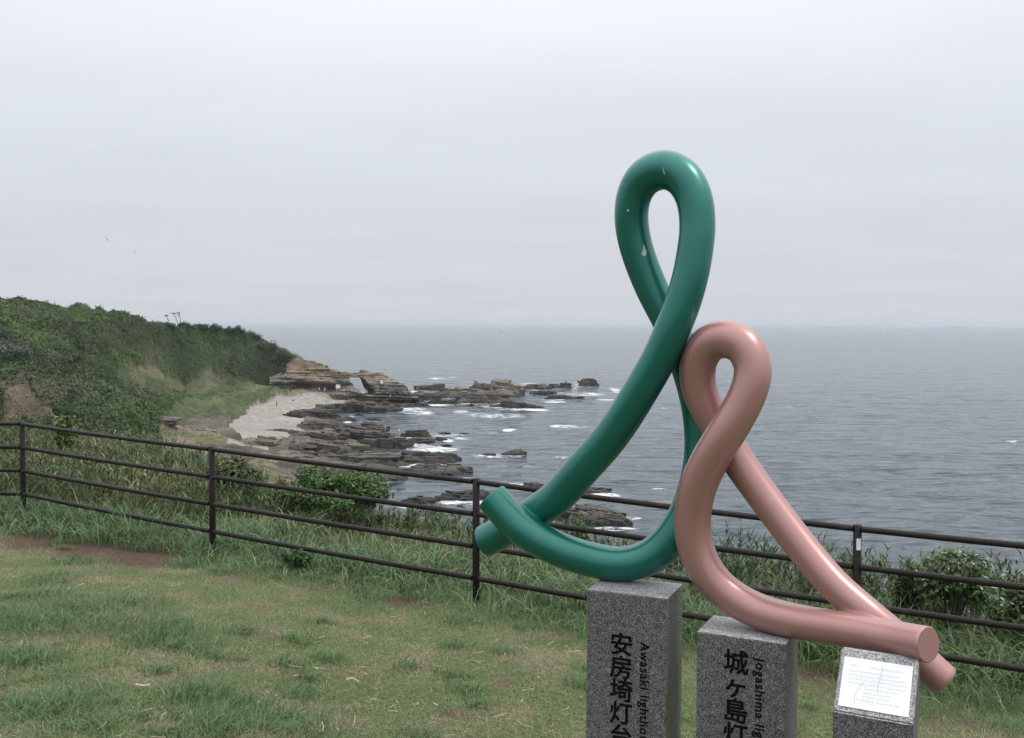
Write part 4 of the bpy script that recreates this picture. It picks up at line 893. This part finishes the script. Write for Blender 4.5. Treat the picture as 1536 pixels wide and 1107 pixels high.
def overhang():
    c = at(238, 640, 206); o = None
    bm = bmesh.new(); bmesh.ops.create_icosphere(bm, subdivisions=5, radius=1); P = np.array([v.co for v in bm.verts]); fc = np.array([[v.index for v in f.verts] for f in bm.faces]); bm.free()
    n = fbm(P[:, 0] * 2, P[:, 1] * 2, P[:, 2] * 5, 4, 301); P = P * (1 + .22 * n)[:, None]; q = np.floor(P[:, 2] * 4) / 4; P[:, 0] += .25 * vnoise(q * 7, q * 0, 0, 302); P[:, 0] += .5 * P[:, 2] * (P[:, 0] > 0)
    P = P * np.array([3.6, 2.5, 2.1]); cc = np.array([.10, .085, .075]) * (1 + .4 * n)[:, None]
    o = mesh_np('rock_outcrop', P, fc, M_rock, False, col=np.clip(cc, .01, 1)); o.location = (c.x, c.y, c.z - .2); tag(o, 'dark overhanging rock outcrop at the foot of the hillside spur', 'rock')
overhang()

# ------------------------------------------------------------------ natural arch
def build_arch():
    OUT = [(402, 600), (404, 566), (420, 560), (436, 556), (455, 553), (470, 551), (490, 553), (505, 556), (520, 558.5), (535, 559.5), (543, 556.5), (547, 554.5), (552, 556), (558, 560), (575, 560), (580, 563), (585, 566.5), (598, 573), (606, 578), (613, 582), (617, 590), (626, 595), (630, 600)]
    HOLE = [(522.5, 570), (524.5, 567), (529, 565.3), (535, 565), (541, 566), (547, 569.5), (553, 575), (558, 582), (564, 587.5), (563, 590), (542, 590), (536, 587), (531.5, 580), (526, 573.5)]
    xs = np.arange(400, 634, .8); ys = np.arange(552, 602, .8); PX, PY = np.meshgrid(xs, ys); D0 = 346.0
    jx = PX + .9 * vnoise(PX * .4, PY * .4, 0, 401); jy = PY + .7 * vnoise(PX * .4, PY * .5, 0, 402)
    inside = inpoly(jx, jy, OUT) & ~inpoly(jx, jy, HOLE)
    cell = inside[:-1, :-1] & inside[1:, :-1] & inside[:-1, 1:] & inside[1:, 1:]
    base = at_np(PX, PY, np.full_like(PX, D0)); X, Z = base[..., 0], base[..., 2]
    hz = np.clip((600 - PY) / 45, 0, 1); strat = vnoise(X * .05, Z * 1.6 + .06 * X + .5 * vnoise(X * .1, Z * .2, 0, 9), 0, 403); fine = vnoise(X * .15, Z * 4.2 + .1 * X, 0, 404)
    hollow = np.exp(-((PX - 455) / 26) ** 2 - ((PY - 580) / 6) ** 2) + .8 * np.exp(-((PX - 493) / 14) ** 2 - ((PY - 583) / 5) ** 2) + .7 * np.exp(-((PX - 418) / 9) ** 2 - ((PY - 585) / 8) ** 2)
    fd = D0 - 3.0 * (1 - hz) + 5.5 * hollow - .7 * strat - .4 * fine - 1.5 * fbm(X * .15, Z * .3, 0, 4, 405) + 2.2 * sstep(.55, 1, hz)
    PXb = PX - 13 * np.exp(-((PX - 562) / 17) ** 2)
    fr = at_np(PX, PY, fd); bk = at_np(PXb, PY, np.full_like(PX, D0 + 9) + fbm(X * .15, Z * .3, 0, 4, 406))
    nr, nc = PX.shape; idx = np.arange(nr * nc).reshape(nr, nc); N = nr * nc
    q = np.stack([idx[:-1, :-1], idx[1:, :-1], idx[1:, 1:], idx[:-1, 1:]], -1)[cell]
    ed = np.concatenate([q[:, [0, 1]], q[:, [1, 2]], q[:, [2, 3]], q[:, [3, 0]]]); key = {}
    for a, b in ed: key[(a, b)] = 1
    be = np.array([(a, b) for (a, b) in key if (b, a) not in key])
    # three layers between front and back so that the inner walls carry relief
    layers = [fr.reshape(-1, 3) * (1 - t) + bk.reshape(-1, 3) * t for t in (0, .33, .66, 1)]
    for l in (1, 2): layers[l] = layers[l] + np.stack([.5 * vnoise(X * .5, Z * .9, l * 3.0, 407).ravel(), 0 * X.ravel(), .4 * vnoise(X * .5, Z * .9, l * 3.0, 408).ravel()], -1)
    V = np.concatenate(layers); faces = [q, q[:, ::-1] + 3 * N]
    for l in range(3): faces.append(np.stack([be[:, 1] + l * N, be[:, 0] + l * N, be[:, 0] + (l + 1) * N, be[:, 1] + (l + 1) * N], -1))
    used = np.unique(np.concatenate([f.ravel() for f in faces])); mp_ = np.full(len(V), -1); mp_[used] = np.arange(len(used)); faces = [mp_[f] for f in faces]
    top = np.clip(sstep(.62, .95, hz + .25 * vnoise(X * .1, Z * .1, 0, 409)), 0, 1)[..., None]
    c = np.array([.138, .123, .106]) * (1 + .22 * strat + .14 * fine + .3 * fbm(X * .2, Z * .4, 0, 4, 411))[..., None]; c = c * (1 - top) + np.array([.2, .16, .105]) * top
    c = np.tile(np.clip(c, .02, 1).reshape(-1, 3), (4, 1)); c[N:3 * N] = np.array([.05, .045, .042])  # inner walls of the opening coloured dark, shade painted into the rock
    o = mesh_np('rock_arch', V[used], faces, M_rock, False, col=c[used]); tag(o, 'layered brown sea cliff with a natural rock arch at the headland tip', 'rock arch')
build_arch()

# ------------------------------------------------------------------ trees on the skyline
def crest_tree(px, ytop, d, wpx, hpx, label, cols, name='pine_tree', n=900, thin=False, lean=0.0):
    top = at(px, ytop, d); base = at(px - lean, ytop + hpx, d + 1); h = top.z - base.z; rx = wpx * d / F / 2
    e = empty(name, base, label, 'tree', 'trees on the headland skyline')
    bx, tx = Vector(base), Vector(top)
    if thin:
        mid = bx.lerp(tx, .55) + Vector((.25, 0, 0)); segs = [([bx + Vector((0, 0, -1)), mid, tx], (.13, .1, .05))]
        for _ in range(4): s0 = bx.lerp(tx, random.uniform(.6, .9)); segs.append(([s0, s0 + Vector((random.uniform(-.8, .8), random.uniform(-.5, .5), random.uniform(.2, .7)))], (.06, .03)))
        keep(tubes_mesh('trunk', segs, M_bark), e); P, N, br = crown_points(tx + Vector((0, 0, -.2)), rx, rx, .55, n, 7)
    else:
        segs = [([bx + Vector((0, 0, -1.5)), bx.lerp(tx, .5), bx.lerp(tx, .85)], (.28, .2, .08))]
        for _ in range(6): s0 = bx.lerp(tx, random.uniform(.3, .6)); segs.append(([s0, s0 + Vector((random.uniform(-rx, rx) * .7, random.uniform(-rx, rx) * .6, h * .3))], (.12, .04)))
        keep(tubes_mesh('trunk', segs, M_bark), e); P, N, br = crown_points(bx.lerp(tx, .52), rx, rx, h * .58, n, 16)
    c = pick(len(P), cols) * br; p = Pile(); p.add(*leafquads(P, N + np.array([0, 0, .6]), RNG.uniform(.14, .34, len(P)) * (.7 if thin else 1), c, .5)); keep(p.build('crown', M_scrub, smooth=False), e)
DG = [(.022, .05, .018), (.035, .07, .022), (.018, .036, .015), (.05, .085, .03)]
for (px, yt, d, wpx, hpx, lab) in [(252, 484, 322, 22, 14, 'low dark pine on the skyline just left of the three thin trees'), (276, 482, 338, 30, 18, 'dark bushy pine under the tallest of the thin skyline trees'), (300, 484, 348, 28, 20, 'round green pine right of the thin skyline trees'), (322, 486, 354, 26, 18, 'broad pine in the middle of the headland skyline'), (343, 490, 358, 18, 14, 'small rounded pine left of the gap in the headland skyline'), (356, 489, 359, 22, 18, 'dark peaked pine right of the gap in the headland skyline'), (378, 497, 362, 30, 20, 'wind clipped pine where the headland skyline starts to drop'), (402, 510, 362, 34, 24, 'low spreading pine on the falling end of the headland'), (424, 526, 360, 32, 24, 'seawardmost pine above the rust coloured path')]:
    crest_tree(px, yt, d, wpx, hpx, lab, DG, n=1500)
for (px, yt, hpx, wpx, ln, lab) in [(249, 473, 20, 8, -8, 'thin bare trunked tree with a small flat top, leftmost of three'), (260, 469.5, 22, 8, -9, 'thin leaning tree with the darkest tuft, middle of three'), (268, 469, 20, 6, -3, 'thin upright tree with a tiny tuft, rightmost of three')]:
    crest_tree(px, yt, 336, wpx, hpx, lab, [(.04, .045, .04), (.06, .06, .05)], 'thin_tree', 110, True, ln)
crest_tree(14, 508, 198, 66, 40, 'silvery grey green shrubby tree low on the hillside at far left', [(.09, .11, .085), (.06, .075, .055), (.13, .15, .12)], 'broadleaf_tree', 2600)

# ------------------------------------------------------------------ people, signs and small things on the shore
def person_mesh(pose):
    Vx = [(0, 0, .92), (0, 0, 1.15), (0, 0, 1.38), (0, .0, 1.50), (0, .01, 1.62), (0, 0, 1.72)]; E = [(0, 1), (1, 2), (2, 3), (3, 4), (4, 5)]; Rr = [.13, .12, .12, .05, .085, .075]
    def chain(root, pts, rad):
        p = root
        for q, r in zip(pts, rad): Vx.append(q); Rr.append(r); E.append((p, len(Vx) - 1)); p = len(Vx) - 1
    if pose == 'sit':
        Vx = [(x, y, z - .5) for x, y, z in Vx]
        for s in (-1, 1): chain(0, [(s * .1, -.05, .42), (s * .12, -.42, .44), (s * .12, -.48, .06), (s * .12, -.6, .04)], [.09, .065, .045, .035]); chain(2, [(s * .2, 0, .86), (s * .23, -.1, .62), (s * .15, -.32, .52)], [.055, .042, .035])
    else:
        k = .22 if pose == 'walk' else .02
        for s in (-1, 1): chain(0, [(s * .09, 0, .85), (s * .1, s * k * .5 - .02, .47), (s * .1, s * k, .07), (s * .1, s * k - .14, .035)], [.095, .065, .045, .035]); chain(2, [(s * .2, 0, 1.36), (s * .25, -s * k * .5 + .02, 1.1), (s * .25, -s * k - .05, .84)], [.055, .042, .035])
    me = bpy.data.meshes.new('body'); me.from_pydata(Vx, E, []); me.update(); o = bpy.data.objects.new('tmp', me); COL.objects.link(o)
    sk = o.modifiers.new('s', 'SKIN'); sk.use_smooth_shade = True; o.modifiers.new('b', 'SUBSURF').levels = 1
    for v, r in zip(me.skin_vertices[0].data, Rr): v.radius = (r, r * .85)
    me.skin_vertices[0].data[0].use_root = True
    dg = bpy.context.evaluated_depsgraph_get(); m2 = bpy.data.meshes.new_from_object(o.evaluated_get(dg)); bpy.data.objects.remove(o)
    m2.materials.clear()
    for _ in range(4): m2.materials.append(M_white)
    lift = -.5 if pose == 'sit' else 0
    for f in m2.polygons:
        z = f.center.z - lift; x = abs(f.center.x)
        f.material_index = 3 if (z > 1.66 or (z > 1.58 and f.center.y > .03)) else (0 if z > 1.46 or (x > .2 and z < 1.0) else (1 if z > .95 else 2))
    return m2
from mathutils.bvhtree import BVHTree
def shore_tree():
    V, Fc, n = [], [], 0
    for o in SC.objects:
        if o.type == 'MESH' and o.name.split('.')[0] in ('hill', 'beach', 'reef_rock', 'rock_arch'):
            me = o.data; co = np.zeros(len(me.vertices) * 3, np.float32); me.vertices.foreach_get('co', co); co = co.reshape(-1, 3) + np.array(o.location)
            V.append(co); Fc += [[i + n for i in p.vertices] for p in me.polygons]; n += len(co)
    return BVHTree.FromPolygons(np.concatenate(V).tolist(), Fc)
SHORE = shore_tree()
def on_shore(px, y, d):
    h = SHORE.ray_cast(EYE, ray(px, y).normalized(), 460)
    if h[0] is not None:
        q = Vector((EYE.x - h[0].x, EYE.y - h[0].y, 0)).normalized(); return h[0] + q * .55 * (1 - max(0, h[1].z))
    p = at(px, y, d); h = SHORE.ray_cast(Vector((p.x, p.y, 60)), Vector((0, 0, -1))); return h[0] or p
PM = {k: person_mesh(k) for k in ('stand', 'walk', 'sit')}
_mc = {}
def cmat(n, c):
    if n not in _mc: _mc[n] = mat_simple('cloth_' + n, c, .85)
    return _mc[n]
CL = dict(white=(.72, .72, .72), black=(.015, .015, .018), red=(.35, .03, .04), navy=(.025, .035, .08), grey=(.2, .2, .21), beige=(.45, .38, .28), blue=(.08, .16, .3), skin=(.42, .27, .2), hair=(.02, .016, .014), pink=(.55, .3, .3))
def person(px, y, d, pose, top, bot, label, rz=None, zc=None):
    b = on_shore(px, y, d); o = bpy.data.objects.new('person', PM[pose]); COL.objects.link(o); o.location = b if zc is None else (b.x, b.y, zc); o.rotation_euler.z = random.uniform(0, 6.28) if rz is None else rz
    for i, k in enumerate(('skin', top, bot, 'hair')): o.material_slots[i].link = 'OBJECT'; o.material_slots[i].material = cmat(k, CL[k])
    tag(o, label, 'person', 'visitors on the shore')
def sand_d(y, z=2.0): return (28 - z) * F / (y - 484.5)
PEOPLE = [ # px, feet y, depth or None (on the sand), pose, top, bottom, label
 (405, 608, None, 'sit', 'white', 'white', 'person in white sitting on the left part of the sand'), (415, 610, None, 'stand', 'red', 'black', 'person in a red top standing on the left part of the sand'), (440, 606.5, None, 'walk', 'black', 'white', 'person in a dark top walking on the sand near the person in red'), (443.5, 607, None, 'stand', 'white', 'white', 'person all in white beside the dark topped walker on the sand'),
 (495.5, 597, None, 'stand', 'black', 'black', 'leftmost of three dark clad people standing in a row on the sand'), (499.5, 597.5, None, 'stand', 'navy', 'black', 'middle one of three dark clad people in a row on the sand'), (504, 597, None, 'walk', 'black', 'navy', 'rightmost of three dark clad people in a row on the sand'), (535, 594, None, 'stand', 'black', 'black', 'person in black standing tallest in front of the arch'), (543.5, 591, None, 'sit', 'white', 'white', 'person in white sitting at the mouth of the arch'), (549, 590, None, 'stand', 'beige', 'white', 'person in a beige top just right of the seated one at the arch'), (538, 588.5, None, 'walk', 'navy', 'grey', 'person in navy walking into the arch'),
 (452, 594, None, 'stand', 'grey', 'black', 'person in grey on the upper sand near the cliff foot'), (479, 588, None, 'stand', 'white', 'grey', 'person in a white top beside the pale canopy'), (487, 588.5, None, 'walk', 'white', 'beige', 'person in white and beige walking right of the pale canopy'), (505, 588, None, 'stand', 'grey', 'white', 'person in grey under the large white board'), (517, 588, None, 'sit', 'beige', 'grey', 'person in beige sitting right of the large white board'),
 (438.5, 581, 344, 'stand', 'white', 'beige', 'leftmost of three white clad people on the low cliff ledge'), (443, 580.5, 344, 'stand', 'white', 'white', 'middle of three white clad people on the low cliff ledge'), (448, 580.5, 344, 'stand', 'white', 'grey', 'rightmost of three white clad people on the low cliff ledge'), (436, 589, 340, 'stand', 'black', 'black', 'person in black below the people on the low cliff ledge'), (452, 536, 360, 'stand', 'white', 'grey', 'person in white at the top of the rust coloured path'), (457.5, 537, 360, 'stand', 'navy', 'navy', 'person in navy at the top of the rust coloured path'), (463, 540, 360, 'stand', 'grey', 'black', 'person in grey on the skyline right of the one in navy'), (456.5, 544, 359, 'walk', 'white', 'black', 'person in a white top and dark trousers coming down the path'), (428.5, 567, 350, 'stand', 'white', 'navy', 'person in white on the lower steps beside the trees'), 
 (582, 594, None, 'stand', 'white', 'black', 'person in white and black on the reef right of the arch'), (585.5, 596, None, 'sit', 'white', 'grey', 'person sitting on the reef next to one in white and black'), (592.5, 594.5, None, 'stand', 'blue', 'black', 'person in blue on the reef right of the arch'), (600, 594, None, 'stand', 'white', 'navy', 'person in white and navy farthest along the reef shelf'), (613, 588, None, 'stand', 'white', 'beige', 'person in white and beige at the tip of the arch headland'), (569.5, 586, None, 'stand', 'black', 'black', 'person in black leaning at the cliff right of the arch'),
 (578, 646, None, 'stand', 'pink', 'beige', 'person in pink standing on the main reef ledge'), (599, 652, None, 'stand', 'white', 'white', 'person in white standing out on the main reef ledge'), (516.5, 602, None, 'stand', 'black', 'grey', 'person in black at the edge of the humped ledge below the arch'), (430, 637, None, 'stand', 'white', 'beige', 'person in white alone on the near sand among low rocks'), (686, 582, 408, 'stand', 'beige', 'grey', 'person in beige on the reef left of the tan outcrop'), (690, 582, 408, 'stand', 'white', 'black', 'person in white on the reef left of the tan outcrop')]
for (px, y, d, po, t, bo, lab) in PEOPLE: person(px, y, d or sand_d(y), po, t, bo, lab)
def board(px, y0, y1, wpx, d, label, name='sign_board'):
    a = at(px - wpx / 2, y0, d); b = at(px + wpx / 2, y1, d); g = at(px, y1 + 5, d)
    e = empty(name, g, label, 'sign'); t = .06; y = a.y
    V = [(x, y + s * t, z) for s in (-1, 1) for x, z in ((a.x, b.z), (b.x, b.z), (b.x, a.z), (a.x, a.z))]
    keep(mesh_np('panel', V, np.array([(0, 1, 2, 3), (7, 6, 5, 4), (0, 4, 5, 1), (1, 5, 6, 2), (2, 6, 7, 3), (3, 7, 4, 0)]), M_white, False), e)
    keep(tubes_mesh('leg', [([(a.x + .2, y + .1, g.z - .5), (a.x + .2, y + .1, a.z)], (.04, .04))], M_fence), e); keep(tubes_mesh('leg', [([(b.x - .2, y + .1, g.z - .5), (b.x - .2, y + .1, a.z)], (.04, .04))], M_fence), e)
board(507, 577, 582.5, 6.4, 335, 'large white notice board on the sand left of the arch'); board(572.5, 570.5, 575.5, 3.6, 338, 'small white notice board on the cliff right of the arch')
def canopy():
    c = at(477.5, 588, sand_d(588)); e = empty('canopy', c, 'pale pop up canopy at the cliff foot left of the large notice board', 'canopy')
    V = [(c.x - 1, c.y - .9, c.z + 1.9), (c.x + 1, c.y - .9, c.z + 1.9), (c.x + 1, c.y + .9, c.z + 1.9), (c.x - 1, c.y + .9, c.z + 1.9), (c.x, c.y, c.z + 2.5)]
    V += [(x, y, z - .2) for x, y, z in V[:4]]
    keep(mesh_np('cover', V, [np.array([(0, 1, 4), (1, 2, 4), (2, 3, 4), (3, 0, 4)]), np.array([(5, 6, 1, 0), (6, 7, 2, 1), (7, 8, 3, 2), (8, 5, 0, 3)])], mat_simple('canopy_cloth', (.5, .55, .58), .8), False), e)
    for k in range(4): keep(tubes_mesh('leg', [([(V[k][0], V[k][1], c.z - .2), (V[k][0], V[k][1], c.z + 1.9)], (.03, .03))], M_white), e)
canopy()
def path_fence():
    pts = [at(x, y, 362) for x, y in ((412, 518), (418, 521), (423, 523.5), (428, 526), (433, 528.5), (438, 531), (443, 533), (448, 535.5))]
    e = empty('path_fence', pts[0], 'row of thin fence posts down the headland crest above the path', 'fence'); m = mat_simple('weathered_wood', (.2, .18, .16), .9)
    for p in pts: keep(tubes_mesh('post', [([p + Vector((0, 0, -1)), p + Vector((0, 0, 1.0))], (.08, .08))], m), e)
    keep(tubes_mesh('rope', [([p + Vector((0, 0, .8)) for p in pts], [.03] * len(pts))], m), e)
path_fence()

# ------------------------------------------------------------------ boats and birds
def hull(name, Lh, Wd, Hh, mat, e, rz):
    sec = np.linspace(-1, 1, 15); V = []
    for s in sec:
        wv = Wd / 2 * (1 - max(0, s) ** 2.2) * (.85 if s < -.9 else 1); zt = Hh * (1 + .35 * max(0, s) ** 2)
        V += [(s * Lh / 2 + .06 * Lh * max(0, s) * k, y * wv, z) for k, (y, z) in enumerate([(-1, zt), (-.85, Hh * .3), (0, -.5), (.85, Hh * .3), (1, zt)][:5]) for _ in (0,)]
    V = np.array(V); c, s_ = math.cos(rz), math.sin(rz); V = V @ np.array([[c, s_, 0], [-s_, c, 0], [0, 0, 1]]) + np.array(e.location)
    f = list(grid_faces(15, 5)); f = np.array(f); deck = np.array([(i * 5, i * 5 + 4, i * 5 + 9, i * 5 + 5) for i in range(14)]); ends = np.array([(0, 1, 2, 3), (0, 0, 3, 4)])
    return keep(mesh_np(name, V, [f, deck, np.array([(0, 1, 2, 3, 4)])], mat, False), e)
def bx(name, e, c, s, mat, rz=0.0):
    V = np.array([(x, y, z) for z in (-.5, .5) for x, y in ((-.5, -.5), (.5, -.5), (.42, .5) if 0 else (.5, .5), (-.5, .5))]) * np.array(s) + np.array(c); V[4:, :2] = (V[4:, :2] - np.array(c)[:2]) * .9 + np.array(c)[:2]
    cc, ss = math.cos(rz), math.sin(rz); V = V @ np.array([[cc, ss, 0], [-ss, cc, 0], [0, 0, 1]]) + np.array(e.location)
    return keep(mesh_np(name, V, np.array([(3, 2, 1, 0), (4, 5, 6, 7), (0, 1, 5, 4), (1, 2, 6, 5), (2, 3, 7, 6), (3, 0, 4, 7)]), mat, False), e)
M_boat = mat_simple('boat_white', (.9, .9, .9), .4)
p = atz(754, 496.3, 0); e = empty('motor_boat', (p.x, p.y, 0), 'white motor boat on the open sea left of the green sculpture', 'boat')
hull('hull', 22, 6, 2.6, M_boat, e, R(6)); bx('cabin', e, (1, 0, 4), (9, 4.4, 3), M_boat, R(6)); bx('wheelhouse', e, (2.5, 0, 6.6), (4.5, 3.4, 2.4), M_boat, R(6)); keep(tubes_mesh('mast', [([(p.x + 2, p.y, 7), (p.x + 2, p.y, 12)], (.3, .15))], M_boat), e)
a = np.linspace(0, 1, 12); wk = np.stack([-10 - a * 26, .8 + a * 3], -1); V = [(p.x + x, p.y + s * y2 + x * .1, .32 + .1 * (s > 0)) for x, y2 in wk for s in (-1, 1)]
tag(mesh_np('boat_wake', V, np.array([(2 * i, 2 * i + 1, 2 * i + 3, 2 * i + 2) for i in range(11)]), mat_simple('foam', (.8, .82, .84), .9), True), 'white wake trailing behind the motor boat', 'wake', kind='stuff')
p = atz(1327, 496, 0); e = empty('sailing_boat', (p.x, p.y, 0), 'tiny white sailing boat on the sea right of the pink sculpture', 'boat')
hull('hull', 9, 3, 1.4, M_boat, e, 0); keep(tubes_mesh('mast', [([(p.x, p.y, 1), (p.x, p.y, 12.5)], (.12, .08))], M_boat), e)
keep(mesh_np('sail', [(p.x - .1, p.y, 2), (p.x - 4.2, p.y + .4, 2.2), (p.x - .1, p.y, 12.2), (p.x - 1.8, p.y + .7, 6.2), (p.x - .1, p.y + .15, 2), (p.x - 4.2, p.y + .55, 2.2), (p.x - .1, p.y + .15, 12.2), (p.x - 1.8, p.y + .85, 6.2)], np.array([(0, 1, 3), (0, 3, 2), (4, 7, 5), (4, 6, 7)]), M_boat), e)
M_ship = mat_simple('ship_hazed_grey', (.60, .64, .68), .7)  # grey lightened so the ships look fainter, haze put into their colour
for px, Lh, lab in ((1437, 130, 'long grey cargo ship on the hazy horizon at far right'), (1243, 90, 'shorter grey ship on the hazy horizon just right of the pink loop')):
    p = at(px, 486.5, 8000); e = empty('cargo_ship', (p.x, p.y, 0), lab, 'ship'); hull('hull', Lh, 18, 10, M_ship, e, 0); bx('bridge', e, (-Lh * .36, 0, 16), (14, 14, 14), M_ship); bx('deck_cargo', e, (Lh * .06, 0, 12), (Lh * .55, 14, 5), M_ship)
def bird(px, y, d, span, roll, lab):
    p = at(px, y, d); u = span / 2; V = [(-1, 0, .25), (-.55, -.08, .38), (-.15, -.12, .08), (.15, -.12, .08), (.55, -.08, .38), (1, 0, .25), (-.5, .2, .33), (-.1, .22, .05), (.1, .22, .05), (.5, .2, .33), (0, -.5, 0), (0, .6, .02), (0, 0, -.14), (0, 0, .16)]
    V = np.array(V) * u; f = [np.array([(1, 2, 7, 6), (4, 9, 8, 3)]), np.array([(0, 1, 6), (5, 9, 4), (10, 2, 12), (10, 12, 3), (10, 3, 13), (10, 13, 2), (2, 7, 12), (3, 12, 8), (7, 11, 12), (8, 12, 11), (7, 13, 11), (8, 11, 13), (2, 13, 7), (3, 8, 13)])]
    o = mesh_np('seabird', V, f, mat_simple('bird_dark', (.05, .05, .05), .8), True); o.location = p; o.rotation_euler = (R(10), roll, R(35)); tag(o, lab, 'bird', 'birds in the sky')
bird(160.5, 360, 120, 1.15, R(38), 'larger dark bird gliding in the sky over the hill at left'); bird(201.5, 379, 160, 1.1, R(-8), 'smaller bird just right of and below the larger dark bird'); bird(592, 168, 170, .6, R(12), 'tiny bird high in the middle of the sky')

# ------------------------------------------------------------------ sea haze
def haze():
    m = bpy.data.materials.new('haze'); m.use_nodes = True; t = m.node_tree; t.nodes.clear()
    v = t.nodes.new('ShaderNodeVolumePrincipled'); v.inputs['Color'].default_value = (.72, .775, .83, 1); v.inputs['Density'].default_value = HAZE; v.inputs['Anisotropy'].default_value = .2
    o = t.nodes.new('ShaderNodeOutputMaterial'); t.links.new(v.outputs[0], o.inputs['Volume'])
    X, Y0, Y1, z0, z1 = 27000, -200, 28000, -31, 52
    V = [(x, y, z) for z in (z0, z1) for x, y in ((-X, Y0), (X, Y0), (X, Y1), (-X, Y1))]
    b = mesh_np('haze', V, np.array([(3, 2, 1, 0), (4, 5, 6, 7), (0, 1, 5, 4), (1, 2, 6, 5), (2, 3, 7, 6), (3, 0, 4, 7)]), m, False); tag(b, 'pale sea haze fading the far water', 'haze', kind='stuff')
HAZE = 1.1e-4
haze()
